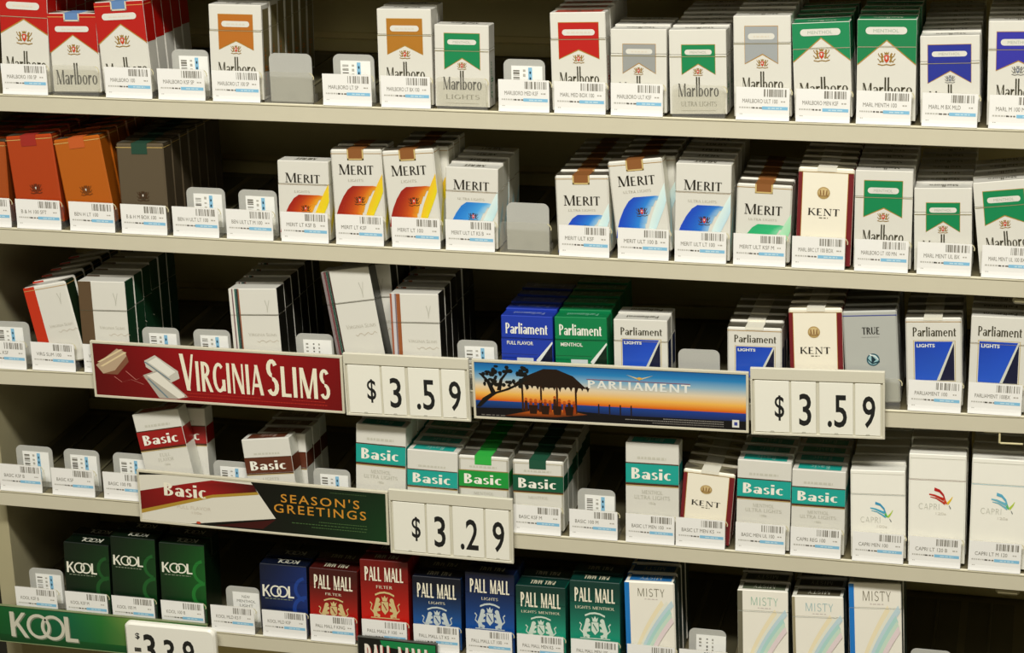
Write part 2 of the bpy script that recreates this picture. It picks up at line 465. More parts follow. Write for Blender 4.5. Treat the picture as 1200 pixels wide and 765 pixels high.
def crest(p, cu, v0, v1, lion=(150, 116, 50), shield=(196, 62, 30)):
    h = v1 - v0; a = p.H / p.W; r = h * a       # r: the height in u units
    def U(x): return cu + x * r
    def V(y): return v0 + y * h
    sh = [(U(-.16), V(.25)), (U(.16), V(.25)), (U(.16), V(.6)), (U(0), V(.8)), (U(-.16), V(.6))]
    p.front(sh[::-1], shield, 3)
    p.front([(U(-.08), V(.35)), (U(.06), V(.35)), (U(.03), V(.55)), (U(-.05), V(.55))], WHITE, 4)
    p.front([(U(-.13), V(.2)), (U(.13), V(.2)), (U(.17), V(.02)), (U(.05), V(.1)), (U(0), V(0)), (U(-.05), V(.1)), (U(-.17), V(.02))], lion, 3)
    for g in (-1, 1):
        for path, w in (([(g * .24, .75), (g * .33, .45), (g * .3, .25), (g * .38, .12)], .13), ([(g * .33, .45), (g * .5, .3), (g * .58, .12)], .06), ([(g * .3, .4), (g * .18, .35)], .07), ([(g * .3, .65), (g * .48, .75)], .07), ([(g * .42, .7), (g * .62, .5)], .05)):
            for q in band(path, w): p.front([(U(x), V(y)) for x, y in q], lion, 3)
    for q in band([(-.6, .88), (-.3, .96), (0, .9), (.3, .96), (.6, .88)], .07): p.front([(U(x), V(y)) for x, y in q], lion, 3)

def wordmark(p, v_cap, v_base, c, u0=.15, u1=.86):
    p.text(serif('Marlboro', T=.17, t=.05, S=.08, asc=1.5, gap=.03), u0, u1, v_cap, v_base, c, capfit=1.0)

def flag_pack(c, H, long=False, sub=None, lionc=(150, 116, 50), pilltext=True, W=55.5, shield=(196, 62, 30), u0=.18, u1=.83, textc=INKC, topword=True, edge=GOLD, topc=None):
    p = Pack(W, H, 22.5, .30 if not long else .27, WHITE)
    t, ap, b = (.105, .375, .47) if long else (.105, .40, .54)
    if long is False and u0 > .2: t, ap, b = .18, .40, .525
    p.front([(u0 - .008, t - .006), (u0 - .008, b + .01), (.505, ap + .012), (u1 + .008, b + .01), (u1 + .008, t - .006)], edge, 1)
    p.front([(u0, t), (u0, b), (.505, ap), (u1, b), (u1, t)], c, 2)
    pv = t + (ap - t) * .25
    p.front(pill(u0 + (u1 - u0) * .09, u1 - (u1 - u0) * .09, pv, pv + .062, asp=H * 1.0 / W), WHITE, 3)
    if pilltext:
        p.text(sans('MENTHOL'), u0 + (u1 - u0) * .25, u1 - (u1 - u0) * .25, pv + .016, pv + .046, (170, 176, 164), 4)
    else: p.micro(u0 + .15, u1 - .15, pv + .024, pv + .04, (214, 206, 190), 5, 4)
    lv = .275 if long else .318
    p.line(lv, (150, 140, 104), .55)
    crest(p, .5, ap + .05, ap + .145, lionc, shield)
    if long: wordmark(p, .61, .73, textc)
    else: wordmark(p, .635, .79, textc)
    if sub: p.text(serif(sub, T=.13, t=.06, S=.09), .2, .82, .85, .905, (150, 148, 132), 3); p.front(rect(.2, .8, .955, .96), (190, 186, 170), 2)
    p.top(rect(.08, .92, .12, .88), topc or WHITE, 1)
    if topword: p.toptext(serif('Marlboro', T=.2, t=.07, S=.08, asc=1.5), .25, .75, .22, .75, (70, 66, 44))
    for sg in (-1, 1):
        for q in fit(serif('Marlboro', T=.2, t=.07, S=.08, asc=1.5), 0, 1, 0, 1): 
            p.side([(.3 + .35 * y, .9 - .45 * x) for x, y in q], c, 1, sg=sg)
    return p

def chevron_pack(c, H, soft=False, ap=.24, sh=.46, pv=.12, word=(.66, .79), W=55.5, text=True):
    p = Pack(W, H, 22.5, None if soft else .27, WHITE, right=WHITE)
    p.front([(0.004, .004), (.996, .004), (.996, sh), (.5, ap), (.004, sh)][::-1], c, 1)
    p.front([(.004, sh), (.5, ap), (.996, sh), (.996, sh + .012), (.5, ap + .012), (.004, sh + .012)][::-1], GOLD, 2)
    for sg in (-1, 1): p.side(rect(.02, .98, .01, sh), c, 1, sg=sg)
    p.front(pill(.14, .84, pv, pv + .072, asp=H / W), WHITE, 3)
    if text: p.text(sans('MENTHOL'), .27, .7, pv + .02, pv + .054, (160, 176, 160), 4)
    else: p.micro(.28, .7, pv + .03, pv + .045, (220, 206, 190), 5, 4)
    crest(p, .5, ap + .115, ap + .255)
    wordmark(p, word[0], word[1], INKC, .1, .94)
    if soft:
        p.softtop((214, 160, 90)); p.stamp(.34, .66, .1, (92, 128, 178), (206, 196, 170))
    else:
        p.top(rect(.02, .98, .05, .95), c, 1); p.line(.27, (176, 168, 140), .7)
        p.toptext(serif('Marlboro', T=.2, t=.07, S=.08, asc=1.5), .25, .75, .25, .75, (210, 214, 196))
    return p

def plain_foil_pack(c, seal, H, dark, W=54.5):
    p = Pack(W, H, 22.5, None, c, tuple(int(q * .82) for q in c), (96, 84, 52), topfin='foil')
    p.softtop((206, 176, 104)); p.stamp(.33, .66, .12, seal)
    p.front(disc(.5, .6, .085, .05), tuple(int(q * .72) for q in c), 1)
    crest(p, .5, .54, .66, dark, dark)
    p.micro(.15, .86, .77, .792, dark, 9, 2); p.micro(.42, .6, .83, .845, dark, 3, 2)
    p.front(rect(.02, .98, .965, .98), GOLD, 1)
    return p

def merit_pack(c1, c2, H, soft, W=55.5, sub='ULTRA LIGHTS', long=False):
    p = Pack(W, H, 22.5, None if soft else .30, WHITE, right=(232, 230, 214), top=(110, 98, 80) if soft else None, topfin='foil' if soft else 'card')
    if soft: p.softtop((170, 130, 60)); p.stamp(.33, .65, .115, (132, 80, 30), (196, 172, 110))
    if soft: tv, tb = (.16, .27) if long else (.255, .385)
    else: tv, tb = (.155, .275) if not long else (.17, .275)
    p.text(serif('MERIT', T=.16, t=.05, S=.12, small=.86), .15, .83, tv, tb, (30, 26, 16))
    sv = tb + (.10 if not soft else .05)
    p.text(serif(sub, T=.13, t=.06, S=.08), .32 if len(sub) < 8 else .23, .62 if len(sub) < 8 else .74, sv, sv + .028, (176, 172, 156))
    a = sv + (.055 if not soft else .075)
    k = (1.0 if long else 1.17)
    def Y(y): return a + (y - .40) * k
    outer = [(.40, .40), (.30, .44), (.20, .52), (.11, .62), (.04, .73), (.004, .82)]
    inner = [(.80, .40), (.68, .44), (.60, .50), (.52, .58), (.45, .68), (.40, .82)]
    yo = [(.996, .27), (.90, .37), (.80, .49), (.71, .60), (.64, .71), (.58, .82)]
    yi = [(.996, .46), (.95, .53), (.89, .60), (.82, .68), (.76, .75), (.72, .82)]
    for i in range(5):
        for j in range(4):
            def at(A, B, ii, f): return (A[ii][0] + (B[ii][0] - A[ii][0]) * f, Y(A[ii][1] + (B[ii][1] - A[ii][1]) * f))
            f0, f1 = j / 4, (j + 1) / 4
            g0, g1 = f0 ** 1.4, f1 ** 1.4
            p.front([at(outer, inner, i + 1, f0), at(outer, inner, i + 1, f1), at(outer, inner, i, f1), at(outer, inner, i, f0)],
                    [mixc(c1[0], c1[1], g0), mixc(c1[0], c1[1], g1), mixc(c1[0], c1[1], g1), mixc(c1[0], c1[1], g0)], 1)
        lo = [(inner[i][0], Y(inner[i][1])), (inner[i + 1][0], Y(inner[i + 1][1]))]
        up = [(min(.99, inner[i][0] + .12), Y(inner[i][1] + .01)), (min(.99, inner[i + 1][0] + .14), Y(inner[i + 1][1] + .01))]
        m_ = mixc(c1[1], c2[1], .6)
        p.front([lo[1], up[1], up[0], lo[0]], [c1[1], m_, m_, c1[1]], 2)
        p.front([(yo[i + 1][0], Y(yo[i + 1][1])), (yi[i + 1][0], Y(yi[i + 1][1])), (yi[i][0], Y(yi[i][1])), (yo[i][0], Y(yo[i][1]))], [c2[1], c2[0], c2[0], c2[1]], 3)
    crest(p, .53, Y(.51), Y(.51) + .10, (70, 40, 20), (206, 50, 40))
    if not soft:
        p.line(.30, (150, 120, 70), .5)
        p.toptext(serif('MERIT', T=.2, t=.08, S=.1), .3, .7, .3, .7, (80, 76, 56))
    for sg in (-1, 1):
        p.side([(.1, .78), (.9, .45), (.9, .6), (.1, .93)], c2[0], 1, sg=sg)
    return p

def kent_pack(H, W=54.5):
    p = Pack(W, H, 22.5, None, (238, 232, 214), (112, 26, 30), (168, 160, 130), topfin='foil')
    p.softtop((160, 128, 62))
    p.front(rect(.004, .075, .05, .995), (112, 24, 32), 1); p.front(rect(.9, .996, .05, .995), (112, 24, 32), 1)
    p.front(rect(.075, .085, .05, .995), GOLD, 1); p.front(rect(.89, .9, .05, .995), GOLD, 1)
    p.stamp(.34, .68, .035, (224, 220, 204))
    p.front(disc(.465, .255, .115, .062, 18), (176, 148, 92), 2); p.front(disc(.465, .245, .09, .04, 18), (206, 182, 130), 3)
    for k in (-1, 0, 1): p.front([(.45 + k * .05, .275), (.48 + k * .05, .275), (.475 + k * .06, .225), (.455 + k * .06, .225)], (140, 104, 60), 4)
    p.front(rect(.38, .55, .28, .288), (140, 104, 60), 4)
    p.text(serif('KENT', T=.16, t=.05, S=.12, gap=.09), .2, .76, .415, .485, (36, 34, 28))
    p.micro(.4, .56, .505, .515, (120, 116, 100), 3)
    return p

def slim_pack(H, soft, stripes, side_r, side_l, W=55.5, lid=.31):
    p = Pack(W, H, 22.5, None if soft else lid, WHITE, side_l, WHITE, right=side_r)
    for u0, u1, c in stripes: p.front(rect(u0 + .002, u1, .002, .998), c, 1)
    m = stripes[-1][1] if stripes else 0
    if soft: p.softtop((190, 150, 90))
    else: p.line(lid, (96, 92, 72), .5); p.front(rect(m, .995, lid, lid + .004), (80, 78, 60), 2)
    for q in band([(.74, .13), (.775, .2), (.78, .27)], .016, .01): p.front(q, (186, 184, 172), 2)
    for q in band([(.83, .13), (.79, .22), (.78, .27)], .01, .008): p.front(q, (186, 184, 172), 2)
    t0 = m + (1 - m) * .16
    p.text(serif('VIRGINIA SLIMS', T=.13, t=.06, S=.08, small=.8), t0, .93, .505, .54, (182, 178, 164), 2)
    path = [(m + .3 + .45 * k / 10, .60 + .014 * math.sin(k * 1.9)) for k in range(11)]
    for q in band(path, .0055): p.front(q, (190, 178, 160), 2)
    return p

def parliament_pack(c, H, kind, soft=False, W=55.5, sub='LIGHTS'):
    dark = (16, 20, 52)
    if kind == 'full':
        p = Pack(W, H, 22.5, .31, c)
        p.text(serif('Parliament', T=.2, t=.08, S=.1, gap=.02), .09, .9, .1, .245, (236, 236, 226), capfit=1.0)
        p.line(.31, tuple(int(q * .6) for q in c), .5)
        p.text(sans(sub, .02), .11, .62 if len(sub) > 8 else .53, .345, .395, (226, 226, 216))
        p.front([(.70, .98), (.72, .62), (.985, .36), (.995, .98)], mixc(c, (0, 0, 0), .75), 1)
        p.front([(.67, .60), (.985, .335), (.995, .36), (.72, .64)], (222, 226, 222), 2)
        p.front([(.22, 1 - .02), (.22, .66), (.64, .63), (.67, .98)], mixc(c, (255, 255, 255), .1), 1)
        for k in range(3): p.front(rect(.01, .7, .52 + .05 * k, .528 + .05 * k), mixc(c, (0, 0, 0), .25), 1)
        p.front(rect(.3, .62, .57, .66), (206, 212, 214), 3)
        p.toptext(serif('Parliament', T=.2, t=.08, S=.1), .2, .8, .3, .7, mixc(c, (255, 255, 255), .5))
        return p
    p = Pack(W, H, 22.5, None if soft else .29, WHITE, right=WHITE, top=(120, 116, 100) if soft else None, topfin='foil' if soft else 'card')
    tv, tb = (.105, .205)
    p.text(serif('Parliament', T=.17, t=.06, S=.1, gap=.03), .13, .9, tv, tb, (58, 54, 34), capfit=1.0)
    u0, u1, a, b = .16, .86, .265, .70
    p.front(rect(u0 - .025, u1 + .025, a - .012, b + .012), (190, 170, 120), 1)
    p.front(rect(u0 - .012, u1 + .012, a - .005, b + .005), WHITE, 2)
    p.front(rect(u0, u1, a, b), [(20, 60, 170), (24, 70, 190), (40, 92, 200), (34, 84, 196)], 3)
    p.front([(u1, a + .015), (u1, b), (u0 + .44, b)], dark, 4)
    p.front([(u0 + .385, b), (u1 - .02, a), (u1, a), (u1, a + .02), (u0 + .44, b)], (206, 208, 196), 5)
    p.text(sans(sub, .03), u0 + .035, u0 + .36, a + .025, a + .065, (226, 230, 226), 5)
    if soft: p.softtop(); p.stamp(.33, .66, .03, (226, 222, 206))
    else:
        p.line(.29, (150, 130, 84), .5)
        p.toptext(serif('Parliament', T=.2, t=.08, S=.1), .2, .8, .3, .7, (80, 76, 56))
    for sg in (-1, 1): p.side(rect(.2, .8, .3, .7), (24, 40, 90), 1, sg=sg)
    return p

def silver_pack(H, W=54):
    c = (176, 178, 172)
    p = Pack(W, H, 22.5, None, c, (150, 150, 144), (110, 108, 100), topfin='foil', fin='card')
    p.line(.05, (60, 74, 150), .9, 2)
    p.text(serif('TRUE', T=.2, t=.07, S=.12, gap=.05), .35, .67, .175, .25, (52, 52, 48))
    p.front(rect(.33, .66, .28, .285), (140, 140, 134), 1)
    cu, cv, r = .53, .525, .12; k = W / H
    p.front(disc(cu, cv, r, r * k, 24), (40, 84, 98), 2); p.front(disc(cu, cv, r * .8, r * k * .8, 24), (150, 190, 196), 3)
    p.front([(cu - .03, cv - .05), (cu + .055, cv + .0), (cu - .03, cv + .045)], (24, 48, 60), 4)
    for q in band([(cu - .1, cv - .01), (cu - .02, cv + .04), (cu + .12, cv + .02)], .016): p.front(q, (24, 60, 72), 4)
    for q in band([(cu - .06, cv - .055), (cu + .04, cv - .04), (cu + .1, cv + .0)], .014): p.front(q, (222, 230, 228), 5)
    return p

def basic_pack(c, H, soft, W=55.5, subs=('MENTHOL', 'ULTRA LIGHTS'), tip=None, edge=(74, 40, 20), seal=None, long=True):
    p = Pack(W, H, 22.5, None if soft else (.41 if long else .505), WHITE, right=(226, 226, 214), top=(130, 128, 116) if soft else None, topfin='foil' if soft else 'card')
    v0, v1 = (.215, .415) if long else (.28, .50)
    if soft: v0, v1 = .215, .44
    p.micro(.22, .76, v0 - .075, v0 - .05, (198, 196, 182), 8)
    p.front(rect(.003, .997, v0, v1), c, 1)
    for sg in (-1, 1): p.side(rect(.02, .98, v0, v1), c, 1, sg=sg)
    p.front(rect(.003, .997, v1, v1 + .022), edge, 2); p.front(rect(.003, .997, v1 + .022, v1 + .03), (196, 170, 110), 2)
    p.front(rect(.003, .997, v0 - .012, v0), edge if not soft else (150, 120, 70), 2)
    p.text(serif('Basic', T=.22, t=.08, S=.11, gap=.03), .11, .86, v0 + .042, v1 - .042, (240, 238, 226), 3, capfit=1.0)
    y = v1 + .07
    for sline in subs:
        w = .028 * len(sline)
        p.text(serif(sline, T=.13, t=.07, S=.08), .5 - w, .5 + w, y, y + .038, (190, 188, 174)); y += .055
    if long: p.text(serif('C') if False else sans('100s'), .44, .56, y + .01, y + .035, (196, 194, 180))
    if soft:
        p.softtop((190, 180, 150)); p.stamp(.33, .66, .12, seal or c)
        p.front(rect(0.01, .04, .05, .99), (214, 212, 200), 1, 'foil'); p.front(rect(.96, .99, .05, .99), (214, 212, 200), 1, 'foil')
    else:
        p.top(rect(.1, .9, .14, .86), c, 1)
        p.toptext(serif('Basic', T=.22, t=.08, S=.11), .32, .68, .25, .75, mixc(c, WHITE, .55))
    return p

def capri_pack(H, cols, linec, W=55.5, lid=.235, cv=.40):
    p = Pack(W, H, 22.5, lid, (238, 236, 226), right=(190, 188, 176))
    p.line(lid, linec, .55)
    a, b, cc, d = cols
    k = p.W / p.H
    def stroke(pts, w0, w1, c, layer=3):
        for q in band([(.58 + x, (cv + y * k * 1.0)) for x, y in pts], w0, w1): p.front(q, c, layer)
    stroke([(-.22, -.07), (-.12, -.05), (-.02, -.005), (.04, .02)], .012, .03, a)
    stroke([(-.13, -.17), (-.04, -.14), (.03, -.06), (.06, .03)], .03, .022, b)
    stroke([(-.2, -.02), (-.1, .0), (.0, .06), (.06, .1)], .006, .022, a)
    stroke([(.05, .03), (.09, .1)], .035, .02, cc)
    stroke([(.1, .1), (.16, .02), (.19, -.04)], .03, .008, d)
    stroke([(.13, .13), (.16, .19)], .008, .014, (90, 96, 96))
    p.text(serif('CAPRI', T=.09, t=.06, S=0, gap=.08), .18, .54, cv + .105 * k, cv + .215 * k, (196, 196, 184))
    p.text(sans('120s' if H > 105 else '100s'), .48, .66, cv + .26 * k, cv + .31 * k, (214, 210, 198))
    p.front(rect(.02, .98, .035, .04), (206, 204, 192), 2)
    for sg in (0.015, .975): p.front(rect(sg, sg + .008, .035, .99), (220, 218, 206), 1)
    return p

def kool_word(): 
    P = []
    P += glyph('K', .17, .15, 0)[0]
    def ring(cx):
        q = []
        for k in range(22):
            a0 = 6.2832 * k / 22; a1 = 6.2832 * (k + 1) / 22
            q.append([(cx + .47 * math.cos(a0), .5 + .5 * math.sin(a0)), (cx + .47 * math.cos(a1), .5 + .5 * math.sin(a1)), (cx + .35 * math.cos(a1), .5 + .38 * math.sin(a1)), (cx + .35 * math.cos(a0), .5 + .38 * math.sin(a0))])
        return q
    P += ring(1.16); P += ring(1.72)
    P += [[(x + 2.14, y) for x, y in q] for q in glyph('L', .17, .14, 0)[0]]
    return P
def kool_pack(c, H, v0, v1, W=55.5):
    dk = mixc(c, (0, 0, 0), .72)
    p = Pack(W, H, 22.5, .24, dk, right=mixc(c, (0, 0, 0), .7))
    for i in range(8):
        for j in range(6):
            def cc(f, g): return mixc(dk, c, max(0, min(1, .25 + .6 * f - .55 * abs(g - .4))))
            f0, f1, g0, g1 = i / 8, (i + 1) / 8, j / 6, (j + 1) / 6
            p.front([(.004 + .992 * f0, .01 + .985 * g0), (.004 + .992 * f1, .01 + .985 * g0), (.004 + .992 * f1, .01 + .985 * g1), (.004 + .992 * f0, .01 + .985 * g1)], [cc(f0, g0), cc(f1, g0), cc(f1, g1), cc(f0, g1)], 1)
    for (cx, cy, r, w) in ((1.0, .33, .28, .07), (.98, .62, .3, .08), (.86, .9, .22, .05)):
        n = 24; pts = []
        for k in range(n):
            for a0, a1 in ((6.2832 * k / n, 6.2832 * (k + 1) / n),):
                kk = W / H
                q = [(cx + r * math.cos(a0), cy + r * kk * math.sin(a0)), (cx + r * math.cos(a1), cy + r * kk * math.sin(a1)), (cx + (r - w) * math.cos(a1), cy + (r - w) * kk * math.sin(a1)), (cx + (r - w) * math.cos(a0), cy + (r - w) * kk * math.sin(a0))]
                if max(x for x, y in q) < .99 and max(y for x, y in q) < .99: p.front(q, mixc(c, (120, 220, 120) if c[1] > c[2] else (90, 150, 240), .12), 2)
    p.text(kool_word(), .05, .72, v0, v1, (232, 230, 214), 4)
    p.micro(.1, .68, v1 + .02, v1 + .032, (120, 130, 110), 8, 4)
    p.toptext(kool_word(), .3, .78, .25, .75, (206, 206, 190))
    return p

def pallmall_pack(c, dark, H, sub, W=55.5, long=False, fig=(206, 186, 130)):
    p = Pack(W, H, 22.5, .25, dark, right=mixc(dark, c, .4))
    n = 12
    for k in range(n):
        f0 = max(0, min(1, (k / n - .12) * 1.9)); f1 = max(0, min(1, ((k + 1) / n - .12) * 1.9))
        p.front([(.004, .005 + .99 * k / n), (.996, .005 + .99 * k / n), (.996, .005 + .99 * (k + 1) / n), (.004, .005 + .99 * (k + 1) / n)][::-1], [mixc(dark, c, f1), mixc(dark, c, f1), mixc(dark, c, f0), mixc(dark, c, f0)], 1)
    tv, tb = (.09, .29) if not long else (.08, .25)
    p.text(serif('PALL MALL', T=.22, t=.11, S=.1, gap=.07), .1, .9, tv, tb, (238, 232, 210), 3)
    w = .028 * len(sub)
    p.text(serif(sub, T=.14, t=.08, S=.08), .5 - w, .5 + w, tb + .05, tb + .085, (222, 216, 190), 3)
    a = tb + .13; h = .30
    def V(y): return a + y * h
    for q in band([(.3, V(.12)), (.4, V(.03)), (.5, V(0)), (.6, V(.03)), (.7, V(.12))], .022): p.front(q, fig, 3)
    p.front([(.43, V(.38)), (.57, V(.38)), (.575, V(.72)), (.5, V(.9)), (.425, V(.72))][::-1], fig, 3)
    for z in band([(.46, V(.45)), (.54, V(.72))], .018): p.front(z, mixc(c, (0, 0, 0), .2), 4)
    p.front([(.455, V(.36)), (.545, V(.36)), (.565, V(.16)), (.53, V(.24)), (.5, V(.12)), (.47, V(.24)), (.435, V(.16))], fig, 3)
    for g in (-1, 1):
        def M(x): return .5 + g * x
        for path, w in (([(.19, .98), (.21, .78), (.17, .55), (.15, .38)], .085), ([(.17, .55), (.09, .46)], .035), ([(.2, .74), (.1, .70)], .035), ([(.2, .9), (.11, .98)], .04), ([(.23, .85), (.30, .7), (.27, .5), (.31, .42)], .02)):
            for z in band([(M(x), V(y)) for x, y in path], w): p.front(z, fig, 3)
        p.front(disc(M(.145), V(.32), .045, .03, 9), fig, 3)
    p.front(rect(.2, .8, V(1.02), V(1.06)), fig, 3)
    p.toptext(serif('PALL MALL', T=.3, t=.1, S=.13), .25, .75, .3, .75, (200, 196, 170))
    p.line(.25, mixc(dark, c, .15), .4)
    return p

def misty_pack(H, side, topc, W=54.5, textc=(120, 118, 96), strip=True, lid=.235, shift=0.0):
    p = Pack(W, H, 22.5, lid, (236, 232, 220), side, (226, 224, 212), right=(60, 78, 74))
    p.front(rect(.003, .1 if strip else .06, .012, .996), side, 1)
    p.top(rect(.09, .93, .16, .9), topc, 1)
    p.toptext(serif('MISTY', T=.1, t=.08, S=0, gap=.12), .3, .72, .3, .75, (206, 206, 190))
    p.text(serif('MISTY', T=.08, t=.06, S=0.02, gap=.12), .27, .8, .075, .165, textc)
    p.micro(.4, .66, .19, .2, (206, 196, 190), 4)
    for lay, (ua, ub, w, c) in enumerate(((.16, .76, .075, (236, 224, 190)), (.215, .86, .06, (228, 228, 214)), (.26, .96, .075, (190, 212, 220)), (.32, 1.05, .075, (172, 212, 206)), (.38, 1.14, .07, (198, 220, 202)), (.45, 1.24, .07, (226, 210, 212)))):
        path = [(ua + (ub - ua) * f ** 1.55, .985 - .755 * f) for f in [k / 16 for k in range(17)]]
        for q in band(path, w):
            if max(x for x, y in q) < .99 and max(y for x, y in q) < .995: p.front(q, c, 1.5 + lay * 1.2)
    if lid: p.line(lid, (170, 176, 170), .5)
    return p

# ------------------------------------------------------------------ the shelving (mm: x along the shelves, y into them, z up from the top shelf of the picture)
ROWZ = {0: 152.0, 1: 0.5, 2: -147.9, 4: -461.7, 5: -615.5}
TILT = 23.3 / 1111.0
def zfloor(r, x): return ROWZ[r] if r != 3 else -313.0 + (x + 39.0) * TILT
SHELF_NAME = {0: 'uppermost', 1: 'top', 2: 'second', 3: 'third', 4: 'fourth', 5: 'bottom'}
BACK = 262.0
CREAM = (208, 202, 180); OLIVE = (212, 196, 136)

m = MB(); m.box(-90, 1300, BACK, BACK + 12, -ZUP, 260, OLIVE, 'panel'); tag(m.build('wall_back', None, (0, 0, ZUP)), None, None, kind='structure')
m = MB(); m.box(-82, -62, 20, BACK, -ZUP, 260, (176, 168, 134), 'panel', 1.0); tag(m.build('wall_left', None, (0, 0, ZUP)), None, None, kind='structure')
m = MB(); m.box(-1500, 2800, -3200, BACK + 12, -12, 0, (120, 112, 92), 'panel'); tag(m.build('floor'), None, None, kind='structure')

for r in range(0, 6):
    root = MB(); w = 1262
    root.box(0, w, 0.6, BACK, -2.5, 0, (112, 104, 78), 'paint')                     # plate
    root.box(0, w, BACK - 16, BACK, -24, -2.5, (168, 160, 128), 'paint', .5)         # rear stiffener
    z0 = zfloor(r, -61.5)
    o = root.build('display_shelf', None, (-61.5, 0, z0 + ZUP), (0, -math.atan(TILT) if r == 3 else 0, 0))
    tag(o, 'long cream metal display shelf carrying the %s row of packs' % {0: 'unseen uppermost'}.get(r, SHELF_NAME[r]) if r else 'cream metal shelf just above the top row of packs', 'shelf', 'cream display shelves')
    f = MB()
    f.box(0, w, -2, .6, -18.5, 0.4, CREAM, 'paint', .5)
    f.box(0, w, .6, 12, -18.5, -17, CREAM, 'paint', .2)
    f.build('front_rail', o)
    f = MB(); f.box(0, w, -2.9, -1.2, -1.6, 0.9, (222, 216, 190), 'paint', .6); f.build('rail_bead', o)
    # low back rail with the shadow gap above it
    if r:
        b = MB(); b.box(0, w, BACK - 9, BACK - .1, 0.4, 15, (204, 190, 130), 'paint', 1.2)
        b.box(0, w, BACK - 3, BACK - .1, 22, 92, (208, 194, 134), 'panel', .8)
        tag(b.build('trim_%d' % r, None, (-61.5, 0, z0 + ZUP), o.rotation_euler), None, None, kind='structure')
    for x in ((1116,) if r in (2, 4) else ()):
        c = MB(); c.box(x, x + 24, 2, 16, -27, -18.6, (150, 142, 110), 'paint', 2.5); c.build('bracket_clip', o)
    if r == 3:
        c = MB()
        for a, b_, z1, z2 in ((1096, 1112, -19.5, -18), (1110, 1112, -31, -18), (1110, 1134, -31, -29.4)):
            c.box(a, b_, -1, 1, z1, z2, (206, 196, 150), 'paint', .4)
        c.build('wire_hook', o)

# ------------------------------------------------------------------ packs: (row, lane) -> (x of base, sideways lean in degrees, height, width)
POSE = {
 (1,0): (25.0, 1.53, 107.5, 54.3),
 (1,1): (83.2, -1.22, 83.7, 55.0),
 (1,2): (141.7, -4.03, 96.2, 55.4),
 (1,4): (263.5, 0.00, 97.4, 57.3),
 (1,7): (445.4, -0.86, 96.8, 56.8),
 (1,8): (504.3, -0.28, 82.5, 56.4),
 (1,10): (625.6, -1.93, 97.0, 56.0),
 (1,11): (685.0, -0.96, 82.4, 55.9),
 (1,12): (744.6, -1.98, 83.0, 56.3),
 (1,13): (807.8, -2.00, 97.9, 55.7),
 (1,14): (866.8, -3.71, 92.1, 55.2),
 (1,15): (926.2, -1.40, 97.6, 56.0),
 (1,16): (987.1, -2.76, 83.1, 55.7),
 (1,17): (1049.0, -1.75, 98.9, 55.4),
 (2,0): (-37.4, -0.30, 90.4, 54.7),
 (2,1): (27.2, -5.81, 97.0, 54.2),
 (2,2): (87.8, -8.93, 95.8, 54.3),
 (2,3): (148.6, -1.91, 94.2, 53.9),
 (2,6): (328.7, -0.54, 83.4, 56.0),
 (2,7): (389.9, -2.28, 97.1, 55.3),
 (2,8): (450.8, -5.30, 97.7, 55.5),
 (2,9): (509.6, 0.45, 83.7, 55.4),
 (2,11): (628.3, -2.67, 79.5, 55.0),
 (2,12): (690.9, -7.13, 96.2, 55.7),
 (2,13): (748.8, 0.12, 97.5, 55.9),
 (2,14): (809.1, 0.70, 79.1, 54.9),
 (2,15): (869.4, 0.56, 98.1, 54.6),
 (2,16): (927.7, -0.81, 97.6, 55.8),
 (2,17): (986.6, -2.43, 82.2, 55.1),
 (2,18): (1049.5, -7.30, 90.0, 54.9),
 (3,1): (38.7, -12.66, 90.7, 52.4),
 (3,2): (90.1, -1.85, 99.7, 55.6),
 (3,5): (267.5, -3.11, 97.1, 54.7),
 (3,7): (387.4, -9.92, 119.9, 53.7),
 (3,8): (446.3, -2.08, 98.2, 53.3),
 (3,10): (566.0, -1.03, 79.2, 55.3),
 (3,11): (624.3, -1.85, 79.6, 55.4),
 (3,12): (686.8, -1.62, 79.3, 56.1),
 (3,14): (803.9, -1.39, 75.7, 55.4),
 (3,15): (868.1, -3.25, 97.7, 53.7),
 (3,16): (924.2, -4.69, 96.3, 53.9),
 (3,17): (984.8, -3.47, 92.0, 54.9),
 (3,18): (1044.2, -0.38, 96.6, 54.8),
 (4,3): (157.5, -11.68, 99.3, 56.4),
 (4,5): (275.7, -7.31, 78.1, 55.8),
 (4,7): (397.2, 1.26, 105.0, 56.2),
 (4,8): (456.1, 0.54, 80.7, 56.5),
 (4,9): (514.3, -0.61, 79.0, 55.4),
 (4,10): (574.6, -0.90, 78.5, 55.4),
 (4,12): (697.9, -0.82, 106.8, 56.6),
 (4,13): (752.6, 3.51, 79.6, 54.1),
 (4,14): (814.6, 0.05, 96.8, 55.9),
 (4,15): (871.6, -0.45, 90.7, 55.1),
 (4,16): (934.6, -2.52, 94.3, 55.7),
 (4,17): (993.2, -1.64, 116.4, 57.2),
 (4,18): (1054.0, -0.78, 116.3, 56.4),
 (5,1): (38.5, 0.40, 87.8, 55.6),
 (5,2): (96.4, 0.33, 99.8, 54.5),
 (5,3): (156.8, -0.23, 97.6, 54.9),
 (5,5): (277.6, -0.23, 82.9, 55.7),
 (5,6): (335.7, 0.51, 82.7, 56.1),
 (5,7): (396.6, -0.67, 98.3, 55.4),
 (5,8): (456.5, -0.43, 84.2, 55.5),
 (5,9): (516.6, -0.18, 94.8, 55.4),
 (5,10): (574.5, -0.81, 84.1, 55.4),
 (5,11): (634.9, -0.90, 95.2, 55.4),
 (5,12): (697.0, -2.34, 99.8, 54.5),
 (5,14): (818.2, -1.95, 101.3, 53.8),
 (5,15): (877.8, -3.06, 99.5, 54.1),
 (5,16): (938.1, -3.24, 120.2, 54.2),
}
RED = (176, 10, 6); GREEN = (0, 128, 76); BLUE = (30, 52, 150)
